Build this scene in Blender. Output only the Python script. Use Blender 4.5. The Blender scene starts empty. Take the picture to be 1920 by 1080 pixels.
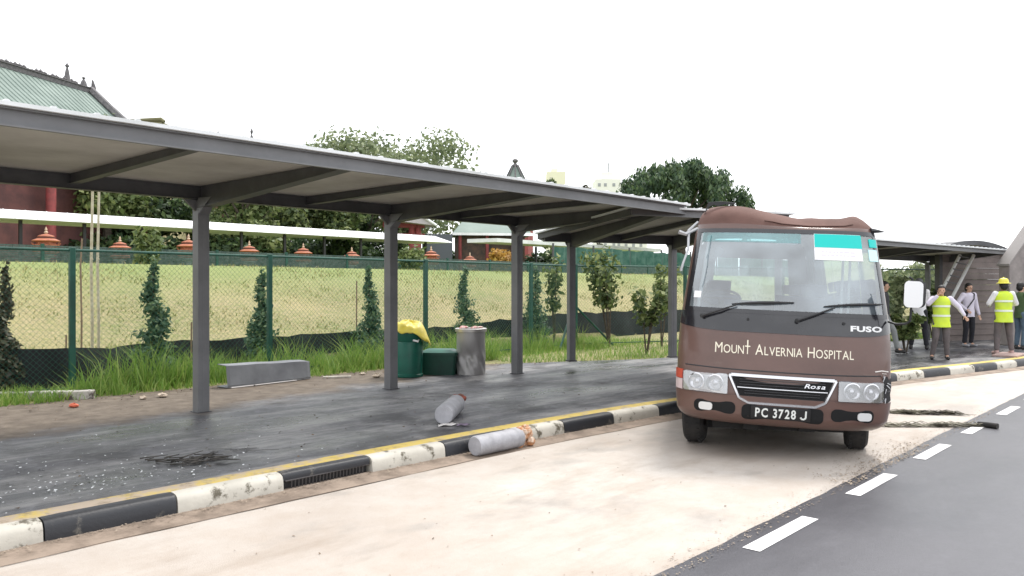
import bpy, bmesh, math, random
import numpy as np
from mathutils import Vector, Matrix
R = math.radians
C = bpy.context.scene.collection
scene = bpy.context.scene

# ------------------------------------------------------------------ camera, sky, sun, exposure
CAMH = 1.75; F = 1500.0; HOR = 537.0
cam_d = bpy.data.cameras.new('camera'); cam = bpy.data.objects.new('camera', cam_d); C.objects.link(cam)
cam_d.lens = 36 * F / 1920; cam_d.sensor_width = 36; cam_d.clip_start = 0.05; cam_d.clip_end = 3000
cam.location = (0, 0, CAMH); cam.rotation_euler = (R(90) - math.atan(3 / F), 0, 0)
scene.camera = cam
SUN_EL, SUN_AZ = 60, 35      # azimuth clockwise from the view direction
w = bpy.data.worlds.new('World'); scene.world = w; w.use_nodes = True
nt = w.node_tree; nt.nodes.clear()
out = nt.nodes.new('ShaderNodeOutputWorld'); bg = nt.nodes.new('ShaderNodeBackground')
sky = nt.nodes.new('ShaderNodeTexSky'); sky.sky_type = 'NISHITA'; sky.sun_disc = False
sky.sun_elevation = R(SUN_EL); sky.sun_rotation = R(SUN_AZ); sky.dust_density = 3
bg.inputs['Strength'].default_value = 0.1
# an even overcast layer: most of the blue sky is replaced by bright white cloud
mx = nt.nodes.new('ShaderNodeMix'); mx.data_type = 'RGBA'; mx.inputs[0].default_value = 0.9
mx.inputs['B'].default_value = (9.6, 9.75, 10.0, 1)
nt.links.new(sky.outputs[0], mx.inputs['A']); nt.links.new(mx.outputs['Result'], bg.inputs['Color'])
nt.links.new(bg.outputs[0], out.inputs[0])
sd = bpy.data.lights.new('sun', 'SUN'); sd.energy = 1.5; sd.angle = R(12); sd.color = (1, .96, .9)
sun = bpy.data.objects.new('sun', sd); C.objects.link(sun)
dv = Vector((math.sin(R(SUN_AZ)) * math.cos(R(SUN_EL)), math.cos(R(SUN_AZ)) * math.cos(R(SUN_EL)), math.sin(R(SUN_EL))))
sun.rotation_euler = dv.to_track_quat('Z', 'Y').to_euler()
scene.view_settings.view_transform = 'Standard'; scene.view_settings.look = 'None'
scene.view_settings.exposure = 1.0; scene.view_settings.gamma = 1

# ------------------------------------------------------------------ frames
TH = math.atan(1362 / 1500.0)          # the road runs 42 degrees to the right of the view
PHI = math.pi / 2 - TH                 # rotation of road-frame objects: local x = along road, y = away from it
def W(s, t, z=0): return Vector((s * math.sin(TH) - t * math.cos(TH), s * math.cos(TH) + t * math.sin(TH), z))
def G(px, py, z=0):
    Y = (CAMH - z) * F / (py - HOR); return Vector(((px - 960) / F * Y, Y, z))
def AT(px, py, Y): return Vector(((px - 960) / F * Y, Y, CAMH - (py - HOR) / F * Y))

# ------------------------------------------------------------------ materials
def nodes(name):
    m = bpy.data.materials.new(name); m.use_nodes = True
    return m, m.node_tree, m.node_tree.nodes['Principled BSDF']
def rgba(c): return (c[0], c[1], c[2], 1)
def noise(nt, scale, detail=6, rough=.6, vec=None, coords='Object', stretch=None):
    n = nt.nodes.new('ShaderNodeTexNoise'); n.inputs['Scale'].default_value = scale
    n.inputs['Detail'].default_value = detail; n.inputs['Roughness'].default_value = rough
    if vec is None:
        tc = nt.nodes.new('ShaderNodeTexCoord'); vec = tc.outputs[coords]
    if stretch:
        mp = nt.nodes.new('ShaderNodeMapping'); mp.inputs['Scale'].default_value = stretch
        nt.links.new(vec, mp.inputs[0]); vec = mp.outputs[0]
    nt.links.new(vec, n.inputs['Vector']); return n
def ramp(nt, src, lo, hi, c0=(0, 0, 0), c1=(1, 1, 1)):
    r = nt.nodes.new('ShaderNodeValToRGB'); r.color_ramp.elements[0].position = lo; r.color_ramp.elements[1].position = hi
    r.color_ramp.elements[0].color = rgba(c0); r.color_ramp.elements[1].color = rgba(c1)
    nt.links.new(src, r.inputs[0]); return r.outputs[0]
def mix(nt, fac, a, b, bt='MIX'):
    m = nt.nodes.new('ShaderNodeMix'); m.data_type = 'RGBA'; m.blend_type = bt
    for s, i in ((fac, 0), (a, 'A'), (b, 'B')):
        if isinstance(s, (int, float)): m.inputs[i].default_value = s
        elif isinstance(s, tuple): m.inputs[i].default_value = rgba(s)
        else: nt.links.new(s, m.inputs[i])
    return m.outputs['Result']
def bump(nt, b, src, strength=.3, dist=.02):
    bn = nt.nodes.new('ShaderNodeBump'); bn.inputs['Strength'].default_value = strength; bn.inputs['Distance'].default_value = dist
    nt.links.new(src, bn.inputs['Height']); nt.links.new(bn.outputs[0], b.inputs['Normal'])
def M(name, col, rough=.7, col2=None, scale=4, lo=.4, hi=.65, bmp=0, bs=60, metal=0, coat=0, stretch=None, emit=None):
    m, nt, b = nodes(name)
    b.inputs['Roughness'].default_value = rough; b.inputs['Metallic'].default_value = metal
    b.inputs['Coat Weight'].default_value = coat; b.inputs['Coat Roughness'].default_value = .08
    if col2:
        n = noise(nt, scale, 8, .65, stretch=stretch)
        nt.links.new(mix(nt, ramp(nt, n.outputs[0], lo, hi), tuple(col), tuple(col2)), b.inputs['Base Color'])
    else: b.inputs['Base Color'].default_value = rgba(col)
    if bmp: bump(nt, b, noise(nt, bs, 4).outputs[0], bmp)
    if emit: b.inputs['Emission Color'].default_value = rgba(col); b.inputs['Emission Strength'].default_value = emit
    return m
def leafmat(name, c0, c1, c2):
    m, nt, b = nodes(name); b.inputs['Roughness'].default_value = .6
    g = nt.nodes.new('ShaderNodeNewGeometry'); r = nt.nodes.new('ShaderNodeValToRGB')
    e = r.color_ramp.elements; e[0].color = rgba(c0); e[1].color = rgba(c2); e[0].position = .1; e[1].position = .95
    k = e.new(.5); k.color = rgba(c1)
    nt.links.new(g.outputs['Random Per Island'], r.inputs[0])
    n = noise(nt, .6, 3); cc = mix(nt, ramp(nt, n.outputs[0], .35, .65), r.outputs[0], tuple(c0))
    c = mix(nt, .5, r.outputs[0], cc)
    nt.links.new(c, b.inputs['Base Color'])
    tr = nt.nodes.new('ShaderNodeBsdfTranslucent'); nt.links.new(c, tr.inputs[0])
    ms = nt.nodes.new('ShaderNodeMixShader'); ms.inputs[0].default_value = .35
    nt.links.new(b.outputs[0], ms.inputs[1]); nt.links.new(tr.outputs[0], ms.inputs[2])
    nt.links.new(ms.outputs[0], nt.nodes['Material Output'].inputs[0]); return m

def concrete_bay():
    m, nt, b = nodes('bay_concrete')
    a = noise(nt, .35, 9, .6); c = noise(nt, 2.2, 10, .75); d = noise(nt, 120, 3); f = noise(nt, 14, 8, .7)
    col = mix(nt, ramp(nt, a.outputs[0], .34, .66), (.47, .415, .37), (.60, .56, .515))
    col = mix(nt, ramp(nt, c.outputs[0], .36, .62), mix(nt, .45, col, (.40, .32, .255)), col)
    v = noise(nt, .8, 8, .7, stretch=(.45, 1.5, 1)); col = mix(nt, ramp(nt, v.outputs[0], .52, .70, (0, 0, 0), (.6, .6, .6)), col, (.30, .235, .18))
    g = noise(nt, 1.1, 6, .6, stretch=(.6, 1, 1)); col = mix(nt, ramp(nt, g.outputs[0], .56, .68, (0, 0, 0), (.6, .6, .6)), col, (.29, .27, .25))
    col = mix(nt, ramp(nt, f.outputs[0], .55, .75, (0, 0, 0), (.4, .4, .4)), col, (.36, .30, .25))
    col = mix(nt, ramp(nt, d.outputs[0], .3, .7, (.3, .3, .3), (0, 0, 0)), col, (.2, .17, .14))
    nt.links.new(col, b.inputs['Base Color']); nt.links.new(ramp(nt, a.outputs[0], .4, .6, (.55,) * 3, (.8,) * 3), b.inputs['Roughness'])
    bump(nt, b, d.outputs[0], .3, .01); return m
def asphalt(name, c0, c1, r0, r1, scale=.8, dirt=None, grain=.45):
    m, nt, b = nodes(name)
    tc = nt.nodes.new('ShaderNodeTexCoord')
    a = noise(nt, scale, 8, .6, tc.outputs['Object'], stretch=(.6, 1.3, 1)); d = noise(nt, 140, 2, .5, tc.outputs['Object']); e = noise(nt, 6, 8, .7, tc.outputs['Object'])
    col = mix(nt, ramp(nt, a.outputs[0], .35, .65), c0, c1)
    col = mix(nt, ramp(nt, d.outputs[0], .35, .75), mix(nt, grain, col, (.01, .01, .012)), col)
    col = mix(nt, ramp(nt, e.outputs[0], .5, .75, (0, 0, 0), (.6, .6, .6) if dirt else (.12, .12, .12)), col, tuple(x * 1.9 for x in c1))
    if dirt:
        st = noise(nt, 1.6, 9, .75, tc.outputs['Object'], stretch=(.35, 1.6, 1)); col = mix(nt, ramp(nt, st.outputs[0], .46, .60, (0, 0, 0), (.7, .7, .7)), col, (.30, .29, .285))
        st2 = noise(nt, .9, 8, .7, tc.outputs['Object']); col = mix(nt, ramp(nt, st2.outputs[0], .50, .60, (0, 0, 0), (.8, .8, .8)), col, (.018, .018, .021)); st3 = noise(nt, 7, 9, .8, tc.outputs['Object'], stretch=(.6, 1.3, 1)); col = mix(nt, ramp(nt, st3.outputs[0], .56, .66, (0, 0, 0), (.55, .55, .55)), col, (.23, .22, .21))
    rg = ramp(nt, a.outputs[0], .38, .6, (r0,) * 3, (r1,) * 3)
    if dirt:                                  # pale sandy silt along the back of the pavement
        sp = nt.nodes.new('ShaderNodeSeparateXYZ'); nt.links.new(tc.outputs['Object'], sp.inputs[0])
        n2 = noise(nt, 1.3, 7, .65, tc.outputs['Object'])
        ma = nt.nodes.new('ShaderNodeMath'); ma.operation = 'MULTIPLY_ADD'; ma.inputs[1].default_value = 2.2; nt.links.new(n2.outputs[0], ma.inputs[0]); nt.links.new(sp.outputs['Y'], ma.inputs[2])
        mb_ = nt.nodes.new('ShaderNodeMath'); mb_.operation = 'MULTIPLY_ADD'; mb_.inputs[1].default_value = -.17; nt.links.new(sp.outputs['X'], mb_.inputs[0]); nt.links.new(ma.outputs[0], mb_.inputs[2])
        mr = nt.nodes.new('ShaderNodeMapRange'); mr.inputs[1].default_value = 9.9; mr.inputs[2].default_value = 10.5; nt.links.new(mb_.outputs[0], mr.inputs[0])
        dc = mix(nt, ramp(nt, noise(nt, 5, 8, .7, tc.outputs['Object']).outputs[0], .35, .65), (.085, .064, .046), (.18, .145, .11))
        col = mix(nt, mr.outputs[0], col, dc)
        rg = mix(nt, mr.outputs[0], rg, (.85, .85, .85))
    nt.links.new(col, b.inputs['Base Color']); nt.links.new(rg, b.inputs['Roughness'])
    bump(nt, b, d.outputs[0], .35, .008); return m
def chips(name, col, under, lo=.62, hi=.66, scale=6, rough=.6, streak=(1, 1, 1)):
    m, nt, b = nodes(name)
    n = noise(nt, scale, 9, .7, stretch=streak); n2 = noise(nt, 2.5, 5)
    base = mix(nt, ramp(nt, n2.outputs[0], .35, .7), tuple(col), tuple(x * .72 for x in col))
    nt.links.new(mix(nt, ramp(nt, n.outputs[0], lo, hi), base, tuple(under)), b.inputs['Base Color'])
    b.inputs['Roughness'].default_value = rough; bump(nt, b, noise(nt, 40, 6).outputs[0], .25, .01); return m
def glassmat(name, tint, haze=.12, gl=.12, hz=(.75, .8, .82)):
    m, nt, b = nodes(name); nt.nodes.remove(b)
    t = nt.nodes.new('ShaderNodeBsdfTransparent'); t.inputs[0].default_value = rgba(tint)
    g = nt.nodes.new('ShaderNodeBsdfGlossy'); g.inputs['Roughness'].default_value = .03; g.inputs[0].default_value = (1, 1, 1, 1)
    d = nt.nodes.new('ShaderNodeBsdfDiffuse'); d.inputs[0].default_value = rgba(hz)
    lw = nt.nodes.new('ShaderNodeFresnel'); lw.inputs[0].default_value = 1.5
    ad = nt.nodes.new('ShaderNodeMath'); ad.operation = 'ADD'; ad.inputs[1].default_value = gl; nt.links.new(lw.outputs[0], ad.inputs[0])
    m1 = nt.nodes.new('ShaderNodeMixShader'); m2 = nt.nodes.new('ShaderNodeMixShader')
    nz = noise(nt, 1.5, 3, .5); hr = ramp(nt, nz.outputs[0], .35, .68, (haze * .3,) * 3, (haze * 1.7,) * 3); nt.links.new(hr, m1.inputs[0])
    nt.links.new(t.outputs[0], m1.inputs[1]); nt.links.new(d.outputs[0], m1.inputs[2])
    nt.links.new(ad.outputs[0], m2.inputs[0]); nt.links.new(m1.outputs[0], m2.inputs[1]); nt.links.new(g.outputs[0], m2.inputs[2])
    nt.links.new(m2.outputs[0], nt.nodes['Material Output'].inputs[0]); return m

mt = {}
mt['bay'] = concrete_bay()
mt['gutter'] = M('gutter_concrete', (.30, .235, .185), .8, (.17, .13, .10), 3, .42, .6, .3, 50)
mt['road'] = asphalt('road_asphalt', (.068, .068, .078), (.105, .104, .118), .30, .50, .35, None, .30)
mt['walk'] = asphalt('walkway_asphalt', (.045, .046, .053), (.13, .13, .145), .24, .62, .55, True)
mt['ground'] = M('earth', (.12, .10, .06), .9, (.06, .08, .03), .6)
mt['kw'] = chips('kerb_white', (.60, .57, .50), (.12, .105, .075), .55, .62, 4.5, .7)
mt['kb'] = chips('kerb_black', (.024, .026, .032), (.13, .12, .105), .58, .68, 5, .5)
mt['line'] = chips('white_line', (.75, .74, .74), (.25, .25, .26), .66, .7, 14)
def yellowmat():
    m, nt, b = nodes('yellow_edge'); tc = nt.nodes.new('ShaderNodeTexCoord')
    n = noise(nt, 2.2, 8, .7, tc.outputs['Object']); sp = nt.nodes.new('ShaderNodeSeparateXYZ'); nt.links.new(tc.outputs['Object'], sp.inputs[0])
    mr = nt.nodes.new('ShaderNodeMapRange'); mr.inputs[1].default_value = 2.5; mr.inputs[2].default_value = 5.2; mr.inputs[3].default_value = -.09; mr.inputs[4].default_value = .09
    nt.links.new(sp.outputs['X'], mr.inputs[0])
    ad = nt.nodes.new('ShaderNodeMath'); nt.links.new(n.outputs[0], ad.inputs[0]); nt.links.new(mr.outputs[0], ad.inputs[1])
    col = mix(nt, ramp(nt, ad.outputs[0], .44, .54), (.42, .34, .26), (.56, .42, .10))
    col = mix(nt, ramp(nt, noise(nt, 9, 8, .7, tc.outputs['Object']).outputs[0], .52, .7), col, (.22, .17, .11))
    nt.links.new(col, b.inputs['Base Color']); b.inputs['Roughness'].default_value = .7
    bump(nt, b, noise(nt, 50, 5).outputs[0], .3, .01); return m
mt['yellow'] = yellowmat()
mt['steel'] = M('grey_painted_steel', (.085, .086, .092), .5, (.055, .056, .06), 3, .4, .7, .05, 30)
mt['steel_l'] = M('light_grey_steel', (.185, .187, .195), .45, (.13, .132, .138), 1.5, .4, .7)
mt['soffit'] = M('roof_underside', (.62, .60, .55), .7, (.40, .38, .34), .8, .4, .7)
mt['roofw'] = M('white_roof_sheet', (.74, .76, .77), .45, (.5, .51, .5), 1.2, .5, .8)
mt['white'] = M('white_paint', (.85, .86, .86), .5, (.72, .73, .73), 1.5)
mt['black'] = M('black_matt', (.018, .018, .02), .5)
mt['rubber'] = M('rubber', (.018, .018, .019), .85, (.045, .04, .036), 6, .4, .7, .2, 80)
mt['green_f'] = M('green_fence', (.012, .085, .058), .5, (.008, .05, .035), 4)
mt['wire'] = M('green_wire', (.015, .11, .075), .5)
mt['silt'] = M('black_plastic', (.008, .010, .012), .75, (.018, .022, .026), 2.5, .4, .7, .3, 8)
mt['grassg'] = M('turf_soil', (.10, .13, .035), .95, (.24, .22, .09), .35, .38, .6, .4, 14)
def lawnmat():
    m, nt, b = nodes('slope_turf'); tc = nt.nodes.new('ShaderNodeTexCoord')
    n = noise(nt, .28, 6, .65, tc.outputs['Object']); n2 = noise(nt, 5, 10, .8, tc.outputs['Object'], stretch=(1, 1.5, 1)); n3 = noise(nt, 22, 4, .6, tc.outputs['Object'])
    sp = nt.nodes.new('ShaderNodeSeparateXYZ'); nt.links.new(tc.outputs['Object'], sp.inputs[0])
    mr = nt.nodes.new('ShaderNodeMapRange'); mr.inputs[1].default_value = 18.5; mr.inputs[2].default_value = 21.5; nt.links.new(sp.outputs['Y'], mr.inputs[0])
    col = mix(nt, ramp(nt, n.outputs[0], .38, .62), (.33, .30, .125), (.16, .20, .055))
    col = mix(nt, ramp(nt, n2.outputs[0], .42, .62), mix(nt, .65, col, (.42, .33, .20)), col)
    col = mix(nt, ramp(nt, n3.outputs[0], .35, .6), mix(nt, .5, col, (.07, .085, .03)), col)
    col = mix(nt, mr.outputs[0], col, mix(nt, .7, col, (.19, .26, .07)))
    nt.links.new(col, b.inputs['Base Color']); b.inputs['Roughness'].default_value = .95
    bump(nt, b, n3.outputs[0], .6, .08); return m
mt['lawn'] = lawnmat()
mt['tall'] = leafmat('tall_grass_blade', (.13, .25, .035), (.22, .37, .07), (.40, .46, .14))
mt['dryb'] = leafmat('dry_grass_blade', (.14, .19, .045), (.31, .29, .11), (.52, .42, .25))
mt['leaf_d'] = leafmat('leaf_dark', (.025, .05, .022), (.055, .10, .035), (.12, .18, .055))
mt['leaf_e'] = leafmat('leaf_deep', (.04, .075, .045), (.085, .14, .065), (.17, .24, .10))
mt['leaf_f'] = leafmat('leaf_far_hazed', (.13, .17, .09), (.22, .27, .13), (.36, .40, .22))  # lighter greens, with distance haze put into the leaf colour
mt['leaf_m'] = leafmat('leaf_mid', (.045, .075, .025), (.12, .17, .05), (.27, .31, .11))
mt['leaf_l'] = leafmat('leaf_light', (.07, .11, .03), (.16, .21, .07), (.30, .34, .13))
mt['leaf_c'] = leafmat('leaf_conifer', (.045, .10, .06), (.09, .17, .085), (.19, .27, .12))
mt['leaf_o'] = leafmat('leaf_orange', (.30, .16, .03), (.5, .27, .05), (.6, .42, .1))
mt['leaf_b'] = leafmat('leaf_brown', (.05, .05, .035), (.10, .10, .06), (.16, .16, .09))
mt['bark'] = M('bark', (.10, .08, .06), .9, (.05, .04, .03), 8, .4, .6, .5, 20)
mt['pole_p'] = M('pale_bamboo', (.50, .47, .35), .6, (.36, .30, .19), 5)
mt['pole_t'] = M('brown_bamboo', (.27, .19, .12), .6, (.16, .11, .07), 5)

# ------------------------------------------------------------------ mesh builder
class MB:
    def __init__(s): s.v = []; s.f = []; s.m = []; s.cur = 0
    def add(s, vs, fs):
        o = len(s.v); s.v += [tuple(v) for v in vs]; s.f += [tuple(i + o for i in f) for f in fs]; s.m += [s.cur] * len(fs); return s
    def box(s, x0, x1, y0, y1, z0, z1):
        return s.add([(x0, y0, z0), (x1, y0, z0), (x1, y1, z0), (x0, y1, z0), (x0, y0, z1), (x1, y0, z1), (x1, y1, z1), (x0, y1, z1)],
                     [(0, 3, 2, 1), (4, 5, 6, 7), (0, 1, 5, 4), (1, 2, 6, 5), (2, 3, 7, 6), (3, 0, 4, 7)])
    def hexa(s, b, t):   # bottom 4, top 4 (ccw from above)
        return s.add(list(b) + list(t), [(0, 3, 2, 1), (4, 5, 6, 7), (0, 1, 5, 4), (1, 2, 6, 5), (2, 3, 7, 6), (3, 0, 4, 7)])
    def tube(s, pts, rs, n=8, cap=True, flat=1.0):
        pts = [Vector(p) for p in pts]
        if isinstance(rs, (int, float)): rs = [rs] * len(pts)
        o = len(s.v); prev = None
        for i, p in enumerate(pts):
            d = (pts[min(i + 1, len(pts) - 1)] - pts[max(i - 1, 0)])
            d = d.normalized() if d.length > 1e-9 else Vector((0, 0, 1))
            if prev is None:
                a = Vector((0, 0, 1)) if abs(d.z) < .9 else Vector((0, 1, 0))
                u = d.cross(a).normalized()
            else: u = (prev - d * prev.dot(d)).normalized()
            prev = u; v_ = d.cross(u)
            for k in range(n):
                an = 2 * math.pi * k / n
                s.v.append(tuple(p + (u * math.cos(an) + v_ * math.sin(an) * flat) * rs[i]))
        for i in range(len(pts) - 1):
            for k in range(n):
                a = o + i * n + k; b = o + i * n + (k + 1) % n
                s.f.append((a, b, b + n, a + n)); s.m.append(s.cur)
        if cap:
            s.f.append(tuple(o + k for k in range(n))[::-1]); s.m.append(s.cur)
            s.f.append(tuple(o + (len(pts) - 1) * n + k for k in range(n))); s.m.append(s.cur)
        return s
    def lathe(s, prof, n=24, c=(0, 0, 0), cap=True):
        o = len(s.v)
        for r, z in prof:
            for k in range(n):
                a = 2 * math.pi * k / n; s.v.append((c[0] + r * math.cos(a), c[1] + r * math.sin(a), c[2] + z))
        for i in range(len(prof) - 1):
            for k in range(n):
                a = o + i * n + k; b = o + i * n + (k + 1) % n
                s.f.append((a, b, b + n, a + n)); s.m.append(s.cur)
        if cap:
            s.f.append(tuple(o + k for k in range(n))[::-1]); s.m.append(s.cur)
            s.f.append(tuple(o + (len(prof) - 1) * n + k for k in range(n))); s.m.append(s.cur)
        return s
    def ell(s, c, r, n=12, m=8):
        prof = []; o = len(s.v)
        for i in range(m + 1):
            a = -math.pi / 2 + math.pi * i / m
            for k in range(n):
                b = 2 * math.pi * k / n
                s.v.append((c[0] + r[0] * math.cos(a) * math.cos(b), c[1] + r[1] * math.cos(a) * math.sin(b), c[2] + r[2] * math.sin(a)))
        for i in range(m):
            for k in range(n):
                a = o + i * n + k; b = o + i * n + (k + 1) % n
                s.f.append((a, b, b + n, a + n)); s.m.append(s.cur)
        return s
    def grid(s, fn, nu, nv, skip=None):
        o = len(s.v)
        for j in range(nv + 1):
            for i in range(nu + 1): s.v.append(tuple(fn(i / nu, j / nv)))
        for j in range(nv):
            for i in range(nu):
                if skip and skip((i + .5) / nu, (j + .5) / nv): continue
                a = o + j * (nu + 1) + i; s.f.append((a, a + 1, a + nu + 2, a + nu + 1)); s.m.append(s.cur)
        return s
    def map(s, fn): s.v = [tuple(fn(*v)) for v in s.v]; return s
    def mesh(s, name, mats, smooth=True, ang=35):
        me = bpy.data.meshes.new(name); me.from_pydata(s.v, [], s.f)
        if not isinstance(mats, (list, tuple)): mats = [mats]
        for m in mats: me.materials.append(m)
        if len(mats) > 1: me.polygons.foreach_set('material_index', s.m)
        bm = bmesh.new(); bm.from_mesh(me); bmesh.ops.remove_doubles(bm, verts=bm.verts, dist=1e-5)
        bmesh.ops.recalc_face_normals(bm, faces=bm.faces); bm.to_mesh(me); bm.free()
        if smooth: me.shade_smooth(); me.set_sharp_from_angle(angle=R(ang))
        me.update(); return me
    def build(s, name, mats, parent=None, loc=None, rz=0, bevel=0, smooth=True, ang=35, label=None):
        o = bpy.data.objects.new(name, s.mesh(name, mats, smooth, ang)); C.objects.link(o)
        if parent: o.parent = parent
        if loc is not None: o.location = loc
        o.rotation_euler.z = rz
        if bevel:
            b = o.modifiers.new('bevel', 'BEVEL'); b.width = bevel; b.segments = 2; b.limit_method = 'ANGLE'; b.angle_limit = R(40)
        if label: o['label'] = label
        return o
def tag(o, label=None, cat=None, group=None, kind=None):
    if label: o['label'] = label
    if cat: o['category'] = cat
    if group: o['group'] = group
    if kind: o['kind'] = kind
    return o
def thing(name, label, cat, loc=(0, 0, 0), rz=0, group=None):
    o = bpy.data.objects.new(name, None); C.objects.link(o); o.location = loc; o.rotation_euler.z = rz; o.empty_display_size = .2
    return tag(o, label, cat, group)
def copy_tree(o, parent=None):
    c = o.copy(); C.objects.link(c); c.parent = parent
    for ch in [x for x in list(C.objects) if x.parent == o]: copy_tree(ch, c)
    return c
def fastmesh(name, v, f, mat, loc=None, rz=0, parent=None):
    me = bpy.data.meshes.new(name); n = len(v); k = f.shape[1]
    me.vertices.add(n); me.vertices.foreach_set('co', v.astype(np.float32).ravel())
    me.loops.add(f.size); me.loops.foreach_set('vertex_index', f.astype(np.int32).ravel())
    me.polygons.add(len(f)); me.polygons.foreach_set('loop_start', (np.arange(len(f)) * k).astype(np.int32))
    me.polygons.foreach_set('loop_total', np.full(len(f), k, np.int32)); me.materials.append(mat); me.update(calc_edges=True); me.validate()
    o = bpy.data.objects.new(name, me); C.objects.link(o)
    if parent: o.parent = parent
    if loc is not None: o.location = loc
    o.rotation_euler.z = rz; return o

# ------------------------------------------------------------------ ground, road, bay, kerb, pavement
def catmull(P, step=.1):
    P = [Vector(p) for p in P]; outp = []
    for i in range(len(P) - 1):
        p0 = P[max(i - 1, 0)]; p1 = P[i]; p2 = P[i + 1]; p3 = P[min(i + 2, len(P) - 1)]
        n = max(2, int((p2 - p1).length / step))
        for k in range(n):
            t = k / n
            outp.append(.5 * ((2 * p1) + (p2 - p0) * t + (2 * p0 - 5 * p1 + 4 * p2 - p3) * t * t + (3 * p1 - p0 - 3 * p2 + p3) * t ** 3))
    outp.append(P[-1]); return outp
KP = catmull([(-14, 6.03), (-6, 6.03), (0, 6.02), (4, 6.01), (7, 5.93), (9.67, 5.70), (12.4, 5.25), (15.6, 4.65), (20.3, 3.5), (25, 2.85), (32, 2.7), (60, 2.7)])
KL = [0.0]
for i in range(1, len(KP)): KL.append(KL[-1] + (KP[i] - KP[i - 1]).length)
S0 = next(KL[i] for i in range(len(KP)) if KP[i].x >= 1.85)        # a joint between a white and a black block
def kerb_at(L):
    L = max(0, min(L, KL[-1] - 1e-6)); lo, hi = 0, len(KL) - 1
    while hi - lo > 1:
        m = (lo + hi) // 2
        if KL[m] <= L: lo = m
        else: hi = m
    k = (L - KL[lo]) / (KL[hi] - KL[lo]); p = KP[lo].lerp(KP[hi], k); d = (KP[hi] - KP[lo]).normalized()
    return p, Vector((-d.y, d.x))
def kerb_t(s):
    for i in range(1, len(KP)):
        if KP[i].x >= s: return KP[i].y
    return KP[-1].y

b = MB(); b.box(-900, 900, -900, 900, -.4, -.12); tag(b.build('ground', mt['ground'], rz=PHI), kind='structure')
b = MB()
random.seed(5)
xs = [-40 + i * .25 for i in range(600)]
ed = [2.6 + .006 * math.sin(x * .7) + random.uniform(-.010, .010) for x in xs]
b.add([(x, e, .004) for x, e in zip(xs, ed)] + [(x, -16, .004) for x in xs], [(i, i + 600, i + 601, i + 1) for i in range(599)])
tag(b.build('road', mt['road'], rz=PHI), kind='structure')
b = MB(); KG = [(p, kerb_at(l)[1]) for p, l in zip(KP, KL)][::4]
n = len(KG); nin = 10
b.add([(p.x, p.y - .30 + 0 * j, 0) for p, q in KG for j in [0]] + [(p.x, 2.3, 0) for p, q in KG], [(i, i + n, i + n + 1, i + 1) for i in range(n - 1)])
tag(b.build('bus_bay', mt['bay'], rz=PHI), kind='structure')
b = MB()
b.add([(p.x, p.y - .30, -.01) for p, q in KG] + [(p.x, p.y - .285, -.006) for p, q in KG] + [(p.x, p.y + .05, .012) for p, q in KG],
      [(i + a * n, i + 1 + a * n, i + 1 + (a + 1) * n, i + (a + 1) * n) for i in range(n - 1) for a in (0, 1)])
tag(b.build('gutter', mt['gutter'], rz=PHI), kind='structure')
# joint crack between bay and gutter
b = MB(); rr = random.Random(3)
jp = [(p.x, p.y - .31 + rr.uniform(-.012, .012)) for p, q in KG]; jw = [rr.uniform(.004, .022) for _ in jp]
b.add([(x, y, .004) for x, y in jp] + [(x, y + w_, .004) for (x, y), w_ in zip(jp, jw)], [(i, i + 1, i + n + 1, i + n) for i in range(n - 1)])
tag(b.build('bay_joint', M('joint_dirt', (.07, .05, .035), .9), rz=PHI), kind='structure')
# kerb blocks, white and black in turn
BL = .925
for col in (0, 1):
    b = MB(); k0 = -10
    for k in range(-10, 60):
        if k % 2 != col: continue
        L0, L1 = S0 + k * BL + .006, S0 + (k + 1) * BL - .006
        if L0 < 0 or L1 > KL[-1]: continue
        prof = [(0, -.05), (.0, .035), (.006, .10), (.022, .135), (.05, .150), (.09, .155), (.13, .155), (.13, -.05)]
        drain = (k == 2)
        if drain: prof = [(0.03, .085), (.03, .11), (.035, .135), (.055, .150), (.09, .155), (.13, .155), (.13, .085)]
        ns = 8; rows = []
        for i in range(ns + 1):
            p, q = kerb_at(L0 + (L1 - L0) * i / ns)
            e = .008 if i in (0, ns) else 0
            rows.append([(p.x + q.x * (a + e), p.y + q.y * (a + e), z - e * .6) for a, z in prof])
        m_ = len(prof); vs = [v for r_ in rows for v in r_]
        fs = [(i * m_ + j, (i + 1) * m_ + j, (i + 1) * m_ + j + 1, i * m_ + j + 1) for i in range(ns) for j in range(m_ - 1)]
        fs += [tuple(range(m_))[::-1], tuple(ns * m_ + j for j in range(m_))]
        b.add(vs, fs)
    tag(b.build('kerb', [mt['kb'], mt['kw']][col], rz=PHI, ang=50), kind='structure')
def along(k0, off, z, n=60, L0=0, L1=None):
    L1 = L1 or KL[-1]; r_ = []
    for i in range(n + 1):
        p, q = kerb_at(L0 + (L1 - L0) * i / n); r_.append((p.x + q.x * off, p.y + q.y * off, z))
    return r_
b = MB(); A = along(0, .13, .150, 240); B = along(0, .31, .156, 240)
b.add(A + B, [(i, i + 1, i + 242, i + 241) for i in range(240)]); tag(b.build('kerb_edge', mt['yellow'], rz=PHI), kind='structure')
# pavement sheet
ss = [-14 + i * .5 for i in range(148)]
def back_t(s):
    P = [(-20, 12.3), (10.5, 12.2), (13, 10.8), (15, 9.7), (20, 8.3), (30, 6.5), (80, 6.5)]
    for a, c in zip(P, P[1:]):
        if a[0] <= s <= c[0]: return a[1] + (c[1] - a[1]) * (s - a[0]) / (c[0] - a[0])
b = MB(); n = len(ss)
b.add([(s, kerb_t(s) + .25, .150) for s in ss] + [(s, back_t(s), .150) for s in ss], [(i, i + 1, i + n + 1, i + n) for i in range(n - 1)])
tag(b.build('pavement', mt['walk'], rz=PHI), kind='structure')
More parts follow.
